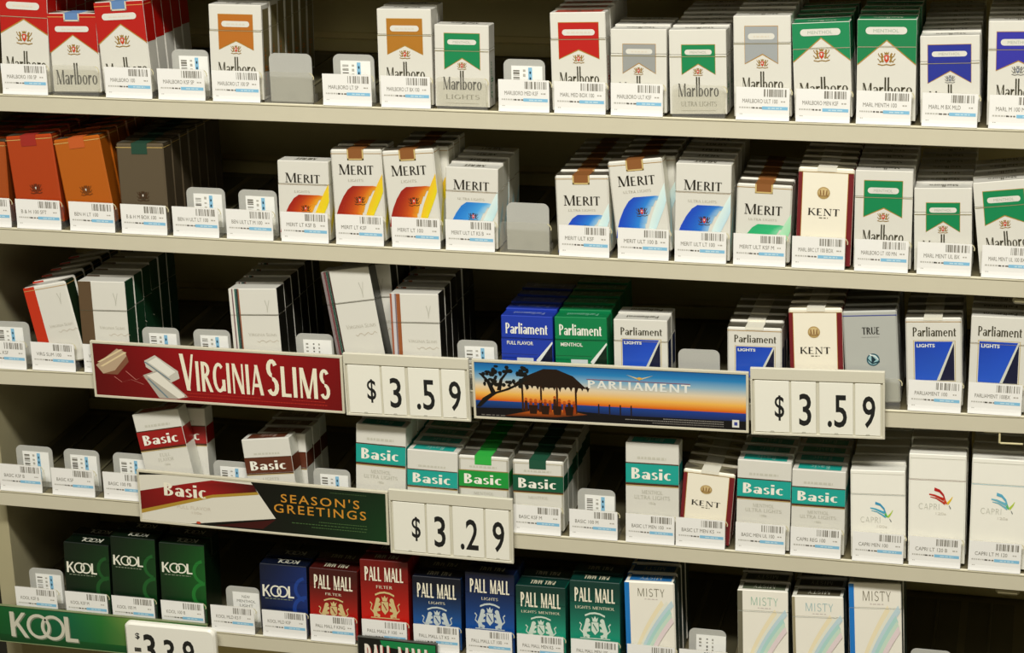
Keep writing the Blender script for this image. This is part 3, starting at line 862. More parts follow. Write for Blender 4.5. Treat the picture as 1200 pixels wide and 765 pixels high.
def VS(soft, stripes, r, l, lid=.31): return lambda H, W: slim_pack(H, soft, stripes, r, l, W, lid)
DG = (22, 46, 30)
TEALB = (24, 160, 148)
def olive_sides(p):       # olive-brown tone laid on both sides inside a white edge
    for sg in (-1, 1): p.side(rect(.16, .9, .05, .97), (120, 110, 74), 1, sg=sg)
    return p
LANES = {   # (row, lane): (maker, short look, packs behind)
 (1, 0): (lambda H, W: chevron_pack(RED, H, False, .285, .43, .125, (.665, .79), W, False), 'red-topped white pack with pointed chevron', 4),
 (1, 1): (lambda H, W: chevron_pack(RED, H, True, .265, .49, .16, (.71, .89), W, False), 'short red-and-white soft pack with blue seal', 0),
 (1, 2): (lambda H, W: chevron_pack(RED, H, True, .24, .45, .125, (.665, .79), W, False), 'tall red-and-white soft pack with blue seal', 4),
 (1, 4): (lambda H, W: olive_sides(flag_pack((178, 104, 28), H, True, W=W, pilltext=False)), 'gold-flagged white flip-top pack', 6),
 (1, 7): (lambda H, W: flag_pack((170, 112, 30), H, True, W=W, pilltext=False), 'ochre-flagged white flip-top pack', 1),
 (1, 8): (lambda H, W: flag_pack(GREEN, H, False, 'LIGHTS', W=W), 'green-flagged white pack reading LIGHTS', 0),
 (1, 10): (lambda H, W: flag_pack((180, 12, 10), H, True, W=W, pilltext=False, u0=.15, u1=.87, topc=(190, 60, 40)), 'red-flagged white flip-top pack', 4),
 (1, 11): (lambda H, W: flag_pack((150, 152, 150), H, False, None, W=W, pilltext=False, u0=.22, u1=.8), 'short grey-flagged white pack', 2),
 (1, 12): (lambda H, W: flag_pack(GREEN, H, False, 'ULTRA LIGHTS', W=W, u0=.22, u1=.8), 'green-flagged white pack reading ULTRA LIGHTS', 6),
 (1, 13): (lambda H, W: flag_pack((156, 160, 162), H, True, W=W, pilltext=False, u0=.2, u1=.77), 'tall grey-flagged white pack', 6),
 (1, 14): (lambda H, W: chevron_pack((8, 130, 80), H, False, .155, .40, .065, (.625, .74), W), 'green chevron pack tilted left', 4),
 (1, 15): (lambda H, W: chevron_pack((8, 122, 72), H, False, .20, .44, .075, (.625, .74), W), 'tall green chevron pack', 5),
 (1, 16): (lambda H, W: flag_pack((30, 44, 146), H, False, None, (120, 120, 116), W=W, u0=.13, u1=.85, shield=(110, 116, 130)), 'short blue-flagged white pack', 7),
 (1, 17): (lambda H, W: flag_pack((46, 44, 160), H, True, None, (120, 120, 116), W=W, u0=.14, u1=.86, shield=(110, 116, 130)), 'tall blue-flagged white pack', 6),
 (2, 0): (lambda H, W: plain_foil_pack((158, 70, 18), (150, 60, 20), H, (90, 40, 14), W), 'orange pack cut by the photo edge', 5),
 (2, 1): (lambda H, W: plain_foil_pack((168, 58, 10), (150, 30, 14), H, (96, 36, 10), W), 'red-orange soft pack with red seal', 6),
 (2, 2): (lambda H, W: plain_foil_pack((174, 88, 10), (186, 84, 24), H, (110, 56, 10), W), 'amber soft pack leaning left', 6),
 (2, 3): (lambda H, W: plain_foil_pack((88, 76, 58), (20, 62, 44), H, (64, 40, 20), W), 'brown-grey soft pack with green seal', 6),
 (2, 6): (lambda H, W: merit_pack(((156, 24, 10), (216, 110, 20)), ((226, 206, 20), (236, 200, 40)), H, False, W, 'LIGHTS'), 'short white flip-top with red-yellow ribbon', 0),
 (2, 7): (lambda H, W: merit_pack(((150, 24, 12), (206, 96, 20)), ((226, 208, 20), (234, 190, 40)), H, True, W, 'LIGHTS', True), 'upright white soft pack with red-yellow ribbon', 1),
 (2, 8): (lambda H, W: merit_pack(((150, 24, 12), (206, 96, 20)), ((226, 208, 20), (234, 190, 40)), H, True, W, 'LIGHTS', True), 'leaning white soft pack with red-yellow ribbon', 3),
 (2, 9): (lambda H, W: merit_pack(((30, 120, 206), (70, 160, 226)), ((190, 224, 230), (216, 234, 232)), H, False, W), 'short white flip-top with blue ribbon', 3),
 (2, 11): (lambda H, W: merit_pack(((20, 70, 190), (40, 130, 214)), ((196, 226, 232), (216, 234, 230)), H, True, W), 'short white soft pack with blue ribbon', 6),
 (2, 12): (lambda H, W: merit_pack(((20, 70, 190), (40, 130, 214)), ((196, 226, 232), (216, 234, 230)), H, True, W, long=True), 'leaning tall white soft pack with blue ribbon', 6),
 (2, 13): (lambda H, W: merit_pack(((20, 70, 190), (40, 120, 206)), ((190, 220, 232), (216, 234, 230)), H, False, W, long=True), 'tall white flip-top with blue ribbon', 5),
 (2, 14): (lambda H, W: merit_pack(((40, 170, 110), (50, 180, 120)), ((150, 216, 170), (180, 224, 190)), H, True, W), 'short white soft pack with green ribbon', 4),
 (2, 15): (lambda H, W: kent_pack(H, W), 'cream soft pack with maroon edges', 5),
 (2, 16): (lambda H, W: flag_pack(GREEN, H, True, W=W, u0=.16, u1=.82), 'tall green-flagged white pack', 4),
 (2, 17): (lambda H, W: flag_pack(GREEN, H, False, None, W=W, u0=.21, u1=.79), 'short green-flagged white pack', 6),
 (2, 18): (lambda H, W: flag_pack(GREEN, H, True, W=W, u0=.16, u1=.86), 'tilted green-flagged white pack', 3),
 (3, 1): (VS(True, [(0, .26, (190, 48, 20))], (24, 40, 20), (150, 40, 20)), 'leaning white soft pack with red-orange edge', 5),
 (3, 2): (VS(False, [(0, .28, (92, 72, 50))], (22, 62, 38), (60, 40, 28), .33), 'white flip-top with broad brown edge', 5),
 (3, 5): (VS(False, [(0, .06, WHITE), (.06, .085, (110, 70, 80)), (.085, .12, WHITE), (.12, .155, (40, 96, 84)), (.155, .19, (30, 36, 36)), (.19, .215, (150, 84, 50))], (26, 26, 20), (180, 176, 164), .30), 'white flip-top with thin coloured edge lines', 5),
 (3, 7): (VS(False, [(0, .05, (130, 120, 120)), (.05, .1, (110, 62, 66)), (.1, .14, (36, 80, 66)), (.14, .175, (60, 34, 30))], (30, 34, 24), (60, 50, 44), .30), 'tall leaning white flip-top, dark edge lines', 4),
 (3, 8): (VS(False, [(0, .04, (160, 90, 60)), (.04, .1, (200, 196, 200)), (.1, .13, (120, 110, 120)), (.13, .21, (150, 84, 44))], (26, 24, 20), (120, 70, 50), .32), 'white flip-top with purple-brown edge lines', 5),
 (3, 10): (lambda H, W: parliament_pack((26, 56, 166), H, 'full', False, W, 'FULL FLAVOR'), 'blue flip-top reading FULL FLAVOR', 4),
 (3, 11): (lambda H, W: parliament_pack((0, 122, 70), H, 'full', False, W, 'MENTHOL'), 'green flip-top reading MENTHOL', 5),
 (3, 12): (lambda H, W: parliament_pack(BLUE, H, 'lights', False, W), 'short white flip-top with blue panel', 1),
 (3, 14): (lambda H, W: parliament_pack(BLUE, H, 'lights', True, W), 'white soft pack with blue panel', 4),
 (3, 15): (lambda H, W: kent_pack(H, W), 'cream soft pack with maroon edges', 5),
 (3, 16): (lambda H, W: silver_pack(H, W), 'silver-grey soft pack with teal disc', 3),
 (3, 17): (lambda H, W: parliament_pack(BLUE, H, 'lights', True, W), 'white soft pack with blue panel', 4),
 (3, 18): (lambda H, W: parliament_pack(BLUE, H, 'lights', False, W), 'white flip-top with blue panel', 4),
 (4, 3): (lambda H, W: basic_pack((150, 22, 22), H, False, W, ('FULL', 'FLAVOR'), long=True), 'white flip-top with red band, tilted left', 1),
 (4, 5): (lambda H, W: basic_pack((92, 44, 26), H, False, W, ('LIGHTS',), long=False), 'white flip-top with brown band', 3),
 (4, 7): (lambda H, W: basic_pack(TEALB, H, False, W), 'tall white pack with teal band', 3),
 (4, 8): (lambda H, W: basic_pack(TEALB, H, False, W, long=False), 'short white pack with teal band', 4),
 (4, 9): (lambda H, W: basic_pack((22, 146, 56), H, True, W, ('MENTHOL',), seal=(40, 170, 60), long=False), 'white soft pack with bright green band', 5),
 (4, 10): (lambda H, W: basic_pack((8, 84, 58), H, True, W, ('MENTHOL',), seal=(10, 74, 50), long=False), 'white soft pack with dark green band', 5),
 (4, 12): (lambda H, W: basic_pack(TEALB, H, False, W), 'tall white pack with teal band', 0),
 (4, 13): (lambda H, W: kent_pack(H, W), 'short cream soft pack with maroon edges', 4),
 (4, 14): (lambda H, W: basic_pack(TEALB, H, False, W), 'tall white pack with teal band', 3),
 (4, 15): (lambda H, W: basic_pack(TEALB, H, False, W), 'white pack with teal band', 4),
 (4, 16): (lambda H, W: capri_pack(H, ((70, 170, 200), (60, 150, 190), (80, 180, 90), (170, 200, 60)), (150, 160, 156), W, .275, .47), 'shorter white pack with blue bird drawing', 6),
 (4, 17): (lambda H, W: capri_pack(H, ((190, 40, 20), (180, 20, 20), (206, 70, 30), (226, 190, 40)), (150, 120, 110), W), 'tall white pack with red bird drawing', 6),
 (4, 18): (lambda H, W: capri_pack(H, ((110, 180, 200), (90, 170, 200), (90, 180, 110), (180, 204, 70)), (130, 190, 206), W), 'tall white pack with blue bird drawing', 6),
 (5, 1): (lambda H, W: kool_pack((10, 62, 22), H, .27, .42, W), 'short dark green pack', 1),
 (5, 2): (lambda H, W: kool_pack((10, 70, 24), H, .225, .345, W), 'tall dark green pack', 1),
 (5, 3): (lambda H, W: kool_pack((14, 100, 32), H, .24, .365, W), 'brighter green pack with ring pattern', 1),
 (5, 5): (lambda H, W: kool_pack((14, 48, 128), H, .30, .47, W), 'blue pack with ringed white lettering', 1),
 (5, 6): (lambda H, W: pallmall_pack((170, 22, 14), (62, 10, 8), H, 'FILTER', W), 'short dark red pack', 1),
 (5, 7): (lambda H, W: pallmall_pack((190, 24, 14), (110, 12, 10), H, 'FILTER', W, True), 'tall bright red pack', 1),
 (5, 8): (lambda H, W: pallmall_pack((22, 84, 156), (8, 14, 30), H, 'LIGHTS', W, fig=(196, 206, 206)), 'short navy pack', 1),
 (5, 9): (lambda H, W: pallmall_pack((16, 74, 150), (12, 22, 52), H, 'LIGHTS', W, True, (196, 206, 206)), 'tall blue pack', 1),
 (5, 10): (lambda H, W: pallmall_pack((24, 150, 120), (6, 50, 42), H, 'LIGHTS MENTHOL', W, fig=(206, 220, 206)), 'short dark teal pack', 1),
 (5, 11): (lambda H, W: pallmall_pack((20, 140, 112), (6, 54, 46), H, 'LIGHTS MENTHOL', W, True, (206, 220, 206)), 'tall dark teal pack', 1),
 (5, 12): (lambda H, W: misty_pack(H, (20, 116, 190), (36, 110, 176), W, (100, 94, 66), lid=None), 'blue-sided white pack with rainbow', 3),
 (5, 14): (lambda H, W: misty_pack(H, (108, 104, 86), (92, 100, 80), W, (150, 190, 170)), 'white pack with olive side and rainbow', 2),
 (5, 15): (lambda H, W: misty_pack(H, (150, 140, 110), (86, 80, 62), W, (150, 186, 190), False), 'white pack with faint teal lettering, rainbow', 2),
 (5, 16): (lambda H, W: misty_pack(H, (24, 116, 196), (190, 196, 190), W, (110, 102, 80)), 'tallest blue-sided pack with rainbow', 2),
}
ORD = ['first', 'second', 'third', 'fourth', 'fifth', 'sixth', 'seventh', 'eighth', 'ninth', 'tenth', 'eleventh', 'twelfth', 'thirteenth', 'fourteenth', 'fifteenth', 'sixteenth', 'seventeenth', 'eighteenth', 'nineteenth']
LEAN = math.radians(4.0)
GRIDX = {1: -0.6, 2: -57.8, 3: -59.3, 4: -53.0, 5: -50.0}
def lane_x(r, s):
    return POSE[(r, s)][0] if (r, s) in POSE else GRIDX[r] + 60 * s + 27

BEHIND = {(4, 3): (5, -2), (3, 7): (4, -4), (2, 12): (1, -2.5), (2, 8): (2.5, -1.5), (4, 5): (4, -2.5)}
def copy_pack(src, kids):
    c = src.copy(); col.objects.link(c)
    for k in kids:
        d = k.copy(); col.objects.link(d); d.parent = c
    return c
for (r, s), (maker, look, nb) in LANES.items():
    X, roll, H, W = POSE[(r, s)]
    p = maker(H, W)
    D = p.D
    def place(o, X, roll, k):
        ph = math.radians(roll)
        z = zfloor(r, X) + 1.05 + W / 2 * abs(math.sin(ph)) + D * math.sin(LEAN)
        o.location = (X * MM, (3.0 + k * (D + .75) / math.cos(LEAN)) * MM, (z + ZUP) * MM)
        o.rotation_euler = (-LEAN, ph, 0)
    o = p.body.build('cigarette_pack')
    kids = []
    if p.lid: kids.append(p.lid.build('lid', o))
    if p.seal: kids.append(p.seal.build('closure_seal', o))
    place(o, X, roll, 0)
    g = 'packs in the %s lane of the %s shelf' % (ORD[s], SHELF_NAME[r])
    tag(o, '%s, front of %s lane, %s shelf' % (look, ORD[s], SHELF_NAME[r]), 'cigarette pack', g)
    rnd = random.Random(r * 100 + s)
    dx, broll = BEHIND.get((r, s), (0, roll))          # some queues stand straighter than the pack in front of them
    for k in range(1, nb + 1):
        c = copy_pack(o, kids)
        place(c, X + dx + rnd.uniform(-.5, .5), broll + rnd.uniform(-.4, .4), k)
        tag(c, '%s, %s behind front, %s lane, %s shelf' % (look, ORD[k - 1], ORD[s], SHELF_NAME[r]), 'cigarette pack', g)

# ------------------------------------------------------------------ pusher trays with clear lips, paddles with stickers, shelf labels
def bars(u0, u1, n, seed):
    rnd = random.Random(seed); u = u0; out = []
    ws = [rnd.choice((1, 1, 2, 3)) for _ in range(n * 2)]
    k = (u1 - u0) / sum(ws)
    for i, w in enumerate(ws):
        if i % 2 == 0: out.append((u, u + w * k))
        u += w * k
    return out
def micro_cells(u0, u1, n, seed):
    rnd = random.Random(seed); u = u0; out = []
    while u < u1 - .01:
        w = min((u1 - u0) / n * rnd.uniform(.5, 1.1), u1 - u); out.append((u, u + w)); u += w + min(.018, (u1 - u0) / n * .3)
    return out
def shelf_label(text, seed):
    m = MB(); W, H = 52.0, 32.5
    n = 5
    def Y(z): return -2.0 - 1.3 * max(0, (8 - z) / 8) ** 2         # the lower edge curls forward a little
    zs = [0, 3, 6, 10, H]
    for a, b in zip(zs, zs[1:]):
        m.poly([(-W / 2, Y(a), a), (W / 2, Y(a), a), (W / 2, Y(b), b), (-W / 2, Y(b), b)], (240, 239, 236), 'paper')
        m.poly([(-W / 2, Y(b) + .3, b), (W / 2, Y(b) + .3, b), (W / 2, Y(a) + .3, a), (-W / 2, Y(a) + .3, a)], (236, 234, 226), 'paper')
    def pr(u0, u1, v0, v1, c, lay=1):
        za, zb = H * (1 - v1), H * (1 - v0)
        m.poly([((u0 - .5) * W, Y(za) - .1 * lay, za), ((u1 - .5) * W, Y(za) - .1 * lay, za), ((u1 - .5) * W, Y(zb) - .1 * lay, zb), ((u0 - .5) * W, Y(zb) - .1 * lay, zb)], c, 'paper')
    for a, b in bars(.52, .96, 13, seed): pr(a, b, .05, .28, (128, 124, 114))
    for q in fit(sans(text), -W * .38, -W * .38 + W * .66 * min(1, len(text) / 15), H * .52, H * .645):
        m.poly([(x, -2.12, z) for x, z in q], (120, 116, 104), 'paper')
    for a, b in micro_cells(.84, .93, 2, seed): pr(a, b, .40, .44, (170, 166, 156))
    for a, b in micro_cells(.06, .34, 7, seed + 1): pr(a, b, .60, .645, (186, 184, 176))
    for a, b in micro_cells(.31, .49, 3, seed + 2): pr(a, b, .605, .65, (110, 106, 98))
    pr(.49, .97, .575, .675, (132, 192, 226))
    for a, b in micro_cells(.6, .86, 3, seed + 3): pr(a, b, .61, .645, (196, 226, 240), 2)
    for a, b in micro_cells(.07, .13, 2, seed + 4): pr(a, b, .81, .835, (180, 178, 170))
    return m
def sticker_mesh(kind, seed):
    # built about the lower left corner of its paddle (local x across, z up), on the paddle's front face
    m = MB()
    x0, x1, z0, z1 = 8.0, 40.0, 8.0, 44.0
    y = -1.0
    m.box(x0, x1, y, y + .25, z0, z1, (244, 244, 240), 'paper')
    def pr(a, b, c, d, ink): m.poly([(a, y - .06, c), (b, y - .06, c), (b, y - .06, d), (a, y - .06, d)], ink, 'paper')
    if kind == 'code':
        for a, b in bars(0, 1, 13, seed): pr(x0 + 2, x0 + 8.5, z0 + 4 + a * 29, z0 + 4 + b * 29, (110, 106, 96))
        pr(x0 + 17.5, x0 + 21.5, z0 + 2, z1 - 1.5, (132, 188, 222))
        rnd = random.Random(seed)
        for k in range(6): pr(x0 + 12, x0 + 14.6, z0 + 5 + k * 5, z0 + 5 + k * 5 + rnd.uniform(1.2, 3), (176, 174, 164))
        for k in range(4): pr(x0 + 18.8, x0 + 20.2, z0 + 10 + k * 6, z0 + 12.5 + k * 6, (206, 228, 240))
    elif kind == 'words':
        for i, wd in enumerate(('NEW', 'MENTHOL', 'LIGHT', '100')):
            w = 3.2 * len(wd)
            for q in fit(sans(wd), 24 - w / 2, 24 + w / 2, 37 - 5.5 * i, 40.5 - 5.5 * i): m.poly([(a, y - .06, b) for a, b in q], (110, 108, 100), 'paper')
    else:
        rnd = random.Random(seed)
        for j, (xx, n_) in enumerate(((11, 3), (19, 7), (25, 5))):
            for k in range(n_): pr(xx, xx + (1.6 if j else 2.6), 40 - k * 4.2 - rnd.uniform(1.2, 3), 40 - k * 4.2, (150, 148, 138) if j != 1 else (96, 94, 86))
    return m
LABEL_TEXT = {
 1: {0: 'MARLBORO 100 SP', 2: 'MARLBORO 100', 3: 'MARLBORO KSF SP', 4: 'MARLBORO LT 100 SP', 6: 'MARLBORO LT SP', 7: 'MARLBORO LT BX 100', 9: 'MARLBORO MED KSF', 10: 'MARL MED BOX 100', 11: 'MARLBORO ULT KSF', 13: 'MARLBORO ULT 100', 14: 'MARLBORO MEN KSF', 15: 'MARL MENTH 100', 16: 'MARL M BX MLD', 17: 'MARL M 100 MLD'},
 2: {0: 'B & H 100', 1: 'B & H 100 SFT', 2: 'BEN H LT 100', 3: 'B & H M BOX 100', 4: 'BEN H ULT LT 100', 5: 'BEN ULT LT M 100', 6: 'MERIT LT KSF B', 7: 'MERIT LT KSF', 8: 'MERIT LT 100', 9: 'MERIT ULT LT KS B', 11: 'MERIT ULT KSF', 12: 'MERIT ULT 100 B', 13: 'MERIT ULT LT 100', 14: 'MERIT ULT KSF M', 15: 'MARL BRC LT 100 BOX', 16: 'MARLBORO LT 100 MN', 17: 'MARL MENT UL BX', 18: 'MARL MENT UL 100 BX'},
 3: {0: 'VIRG SL KSF', 1: 'VIRG SLIM 100', 2: 'VIRG SLIM LT', 17: 'PARLIAMENT 100', 18: 'PARLIAMENT 100BX'},
 4: {0: 'BASIC KSF B', 1: 'BASIC KSF', 2: 'BASIC 100 FB', 10: 'BASIC KSF M', 11: 'BASIC 100 M', 12: 'BASIC LT MEN 100', 13: 'BASIC LT MEN KS', 14: 'BASIC MEN UL 100', 15: 'CAPRI REG 100', 16: 'CAPRI MEN 100', 17: 'CAPRI LT 120 B', 18: 'CAPRI LT M 120'},
 5: {0: 'KOOL KSF B', 1: 'KOOL KSF M', 2: 'KOOL 100 M', 3: 'KOOL 100 B', 4: 'KOOL MLD KS F', 5: 'KOOL MLD KSF', 6: 'PALL MALL F KING', 7: 'PALL MALL F 100', 8: 'PALL MALL LT KS', 9: 'PALL MALL LT 100', 10: 'PALL MALL MEN KS', 11: 'PALL MALL MEN 100', 12: 'MISTY LT 100', 13: 'MISTY LT M', 14: 'MISTY MEN 100', 15: 'MISTY UL', 16: 'MISTY LT 120'},
}
LABEL_X = {(1, 0): 26.2, (1, 2): 144.4, (1, 3): 203.5, (1, 4): 264, (1, 6): 384.2, (1, 7): 446.4, (1, 9): 569.3, (1, 10): 626.4, (1, 11): 683.8, (1, 13): 808, (1, 14): 866.3, (1, 15): 924.3, (1, 16): 986.5,
 (2, 1): 26.7, (2, 2): 89.2, (2, 3): 149.2, (2, 4): 208.1, (2, 5): 268.8, (2, 6): 330, (2, 7): 390.3, (2, 8): 451.5, (2, 9): 509.3, (2, 11): 629, (2, 12): 689.8, (2, 13): 747.9, (2, 14): 807.1, (2, 15): 865.5, (2, 16): 927.1, (2, 17): 987.7,
 (3, 1): 27.4, (3, 17): 984.5, (3, 18): 1043.2, (4, 0): -28.2, (4, 1): 36.4, (4, 10): 573.8, (4, 11): 635.3, (4, 12): 696.3, (4, 13): 749.8, (4, 14): 812.9, (4, 15): 870.3, (4, 16): 934.2, (4, 17): 991.8, (4, 18): 1051.6,
 (5, 0): -24.3, (5, 4): 217.2, (5, 5): 279, (5, 6): 336}
PADDLES = {   # (row, lane): (left x, right x, distance behind the lip, sticker)
 (1, 3): (188.4, 229.3, 15, 'code'), (1, 5): (299, 345, 6, None), (1, 6): (365.1, 409, 15, 'code'), (1, 9): (545, 587.6, 15, 'code'),
 (2, 4): (193.1, 236.7, 15, 'code'), (2, 5): (252, 295, 15, 'code'), (2, 10): (546, 590.5, 9, None),
 (3, 0): (-53.8, -5.8, 15, 'code'), (3, 3): (129.6, 172.8, 15, 'code'), (3, 4): (189.6, 232.3, 15, 'code'), (3, 6): (308, 350, 15, 'marks'), (3, 9): (488, 531.5, 15, 'code'), (3, 13): (724, 767, 15, None),
 (4, 0): (-38.9, 5.8, 15, 'code'), (4, 1): (20, 63.1, 15, 'code'), (4, 2): (80, 123, 15, 'code'), (4, 4): (200.7, 241.7, 15, 'code'), (4, 6): (317.8, 360.3, 15, 'code'), (4, 11): (615, 656, 15, 'code'),
 (5, 0): (-39, 3.8, 15, 'code'), (5, 4): (204.5, 244.8, 15, 'words'), (5, 13): (735.7, 776, 15, 'marks'), (5, 17): (971, 1013.5, 15, 'code'), (5, 18): (1031, 1072, 15, 'code')}
def sheet(mb, outline, y, c, fin):            # a single-sided thin sheet with its own small thickness
    mb.slab(outline, y, y + 1.0, c, fin)
lip_cache = {}
for r in range(1, 6):
    lanes = range(0, 18) if r == 1 else range(0, 19)
    for s in lanes:
        x = LABEL_X.get((r, s), lane_x(r, s))
        if (r, s) in PADDLES and (r, s) not in LABEL_X: x = (PADDLES[(r, s)][0] + PADDLES[(r, s)][1]) / 2 - 2
        if x < -34: x = -31.5 if r != 2 else -32.0
        z = zfloor(r, x)
        full = (r, s) in LANES
        what = 'filled' if full else 'empty'
        b = MB()
        b.box(-25.5, 25.5, .8, 236, .05, .95, (76, 72, 54), 'plastic')
        if not full: b.box(-1.5, 1.5, 20, 236, .95, 3.4, (92, 88, 66), 'plastic', .5)
        t = b.build('pusher_tray', None, (x, 0, z + ZUP), (0, -math.atan(TILT) if r == 3 else 0, 0))
        tag(t, 'clear-lipped plastic pusher tray, %s, in the %s lane, %s shelf' % (what, ORD[s], SHELF_NAME[r]), 'pusher tray', 'pusher trays on the %s shelf' % SHELF_NAME[r])
        lp = MB(); lp.slab(rounded(-25.9, 25.9, .4, 33.5, 4, (0, 0, 1, 1), 4), -1.1, -.1, (220, 216, 200), 'clear')
        if 'lip' not in lip_cache: lip_cache['lip'] = lp.mesh('front_lip')
        link('front_lip', lip_cache['lip'], t)
        # the lip's end folds back at its right corner
        if 'fold' not in lip_cache:
            h = MB()
            h.box(25.9, 26.7, -1.1, 7, .4, 26, (210, 206, 186), 'clear', .2); h.box(25.9, 26.7, -1.1, 14, .4, 9, (190, 186, 160), 'clear', .2)
            for q in band([(24.6, 33.2), (27.2, 31.5), (28.4, 29), (28.2, 26.5)], 1.0): h.poly([(a_, -.9, b_) for a_, b_ in q], (206, 198, 160), 'plastic')
            lip_cache['fold'] = h.mesh('lip_fold')
        link('lip_fold', lip_cache['fold'], t)
        if (r, s) in PADDLES:
            a, c, yy, kind = PADDLES[(r, s)]
            pm = MB(); pm.slab(rounded(0, c - a, 1.2, 50.5 if kind or r == 3 else 51.5, 6.5, (0, 0, 1, 1), 6), -.6, .6, (206, 206, 200), 'frosted')
            pd = pm.build('pusher_paddle', t, (a - x, yy, 0))
            f = MB(); f.box((c - a) / 2 - 5, (c - a) / 2 + 5, .6, 26, 3.6, 12, (176, 172, 150), 'plastic', 1); f.build('spring_housing', pd)
            if kind: sticker_mesh(kind, r * 31 + s).build('sticker', pd)
        if s in LABEL_TEXT[r]:
            o = shelf_label(LABEL_TEXT[r][s], r * 50 + s).build('price_label', None, (x, 0, z + .95 + ZUP))
            place = 'under the pack in' if full else 'on the lip of the empty'
            tag(o, 'white barcode label with blue stripe %s %s lane, %s shelf' % ('below the packs of the' if full else 'on the empty', ORD[s], SHELF_NAME[r]), 'price label', 'barcode labels on the %s shelf' % SHELF_NAME[r])

# ------------------------------------------------------------------ banners and price signs hung on the shelf fronts
FRAME = (206, 200, 178)
class Sign:
    """A flat sign; local x from its left edge, z down from its top edge (negative), front face at y = 0."""
    def __init__(s, name, x, z, w, h, tilt, label, cat, y=-9.0, group=None):
        s.w, s.h = w, h
        s.root = bpy.data.objects.new(name, None); col.objects.link(s.root)
        s.root.empty_display_size = .02
        s.root.location = (x * MM, y * MM, (z + ZUP) * MM); s.root.rotation_euler = (0, -math.radians(tilt), 0)
        tag(s.root, label, cat, group)
        s.y = y
    def clip(s, zc):
        m = MB(); m.box(s.w * .3, s.w * .3 + 14, 3.5, -2.95 - s.y, zc - 8, zc, (186, 180, 156), 'plastic', .4); m.box(s.w * .7, s.w * .7 + 14, 3.5, -2.95 - s.y, zc - 8, zc, (186, 180, 156), 'plastic', .4)
        m.build('mounting_clip', s.root)
    def backing(s, c=FRAME, border=2.6, rim=1.2):
        m = MB(); w, h = s.w, s.h
        m.box(0, w, .9, 3.6, -h, 0, c, 'plastic', .3)
        for a, b, d, e in ((0, w, -border, 0), (0, w, -h, -h + border), (0, border, -h + border, -border), (w - border, w, -h + border, -border)):
            m.box(a, b, -rim + .9, .95, d, e, c, 'plastic', .25)
        m.build('frame', s.root)
        s.b = border
    def poster(s, paint):
        m = MB(); b = s.b; iw, ih = s.w - 2 * b, s.h - 2 * b
        m.box(b, s.w - b, .45, .85, -s.h + b, -b, (20, 20, 20), 'poster')
        st = [0]
        def step(): st[0] += 1; return .004 * (st[0] % 14)
        def pr(pts, c, lay=1):
            e = step(); m.poly([(b + u * iw, .45 - .06 * lay - e, -b - v * ih) for u, v in pts], c, 'poster')
        def tx(polys, u0, u1, v0, v1, c, lay=4, slant=0, capfit=None):
            for q in fit(polys, b + u0 * iw, b + u1 * iw, -b - v1 * ih, -b - v0 * ih, slant, capfit):
                e = step(); m.poly([(x, .45 - .06 * lay - e, z) for x, z in q], c, 'poster')
        def mic(u0, u1, v, th, c, n, lay=4):
            for a, d in micro_cells(u0, u1, n, int(v * 1000 + u0 * 100)): pr(rect(a, d, v, v + th), c, lay)
        paint(pr, tx, mic, ih / iw)
        m.build('printed_panel', s.root)

# red banner
def paint_red(pr, tx, mic, k):
    n = 10
    for i in range(n):
        def cc(f): return mixc((96, 8, 12), (158, 14, 22), min(1, f * 2.2)) if f < .6 else mixc((158, 14, 22), (120, 10, 16), (f - .6) / .4)
        pr([(i / n, 0), ((i + 1) / n, 0), ((i + 1) / n, 1), (i / n, 1)], [cc(i / n), cc((i + 1) / n), mixc(cc((i + 1) / n), (90, 4, 8), .3), mixc(cc(i / n), (90, 4, 8), .3)], 1)
    # three little packs lying on the red cloth, tied with thread
    pr([(.008, .42), (.035, .58), (.085, .5), (.14, .27), (.135, .14), (.10, .08), (.05, .26)], (184, 160, 132), 2)
    pr([(.035, .58), (.095, .58), (.145, .32), (.14, .2), (.085, .5)], (128, 84, 62), 3)
    for q in ([(.02, .36), (.12, .09)], [(.03, .44), (.135, .14)]):
        for z in band(q, .012): pr(z, (222, 202, 160), 4)
    pr([(.21, .28), (.255, .16), (.345, .44), (.35, .58), (.31, .68), (.215, .40)], (200, 196, 184), 2)
    pr([(.225, .30), (.26, .20), (.335, .46), (.305, .56)], (232, 230, 220), 3)
    pr([(.20, .56), (.26, .45), (.38, .93), (.33, .985), (.26, .985)], (178, 172, 160), 2)
    pr([(.215, .56), (.26, .48), (.37, .92), (.34, .975)], (230, 226, 214), 3)
    for q in ([(.22, .62), (.295, .97)], [(.212, .30), (.31, .62)]):
        for z in band(q, .008): pr(z, (110, 130, 140), 4)
    for path in ([(.08, .62), (.11, .72), (.15, .66), (.2, .74)], [(.13, .5), (.17, .66), (.2, .58), (.215, .66)]):
        for z in band(path, .004): pr(z, (196, 120, 110), 4)
    P = serif('VIRGINIA', T=.2, t=.11, S=.03, small=.82, gap=.05)
    tx(P, .355, .69, .10, .80, (238, 232, 208))
    tx(serif('SLIMS', T=.2, t=.11, S=.03, small=.82, gap=.05), .705, .955, .10, .80, (238, 232, 208))
    mic(.365, .68, .845, .016, (176, 44, 34), 40); mic(.365, .95, .905, .018, (176, 44, 34), 70); mic(.80, .94, .845, .016, (176, 44, 34), 18)
sg = Sign('shelf_banner', 76.5, -270.0, 289.5, 65.5, .15, 'long red banner with white capitals and three small packs drawn on it', 'banner', group='advertising banners')
sg.backing(); sg.poster(paint_red); sg.clip(-44)

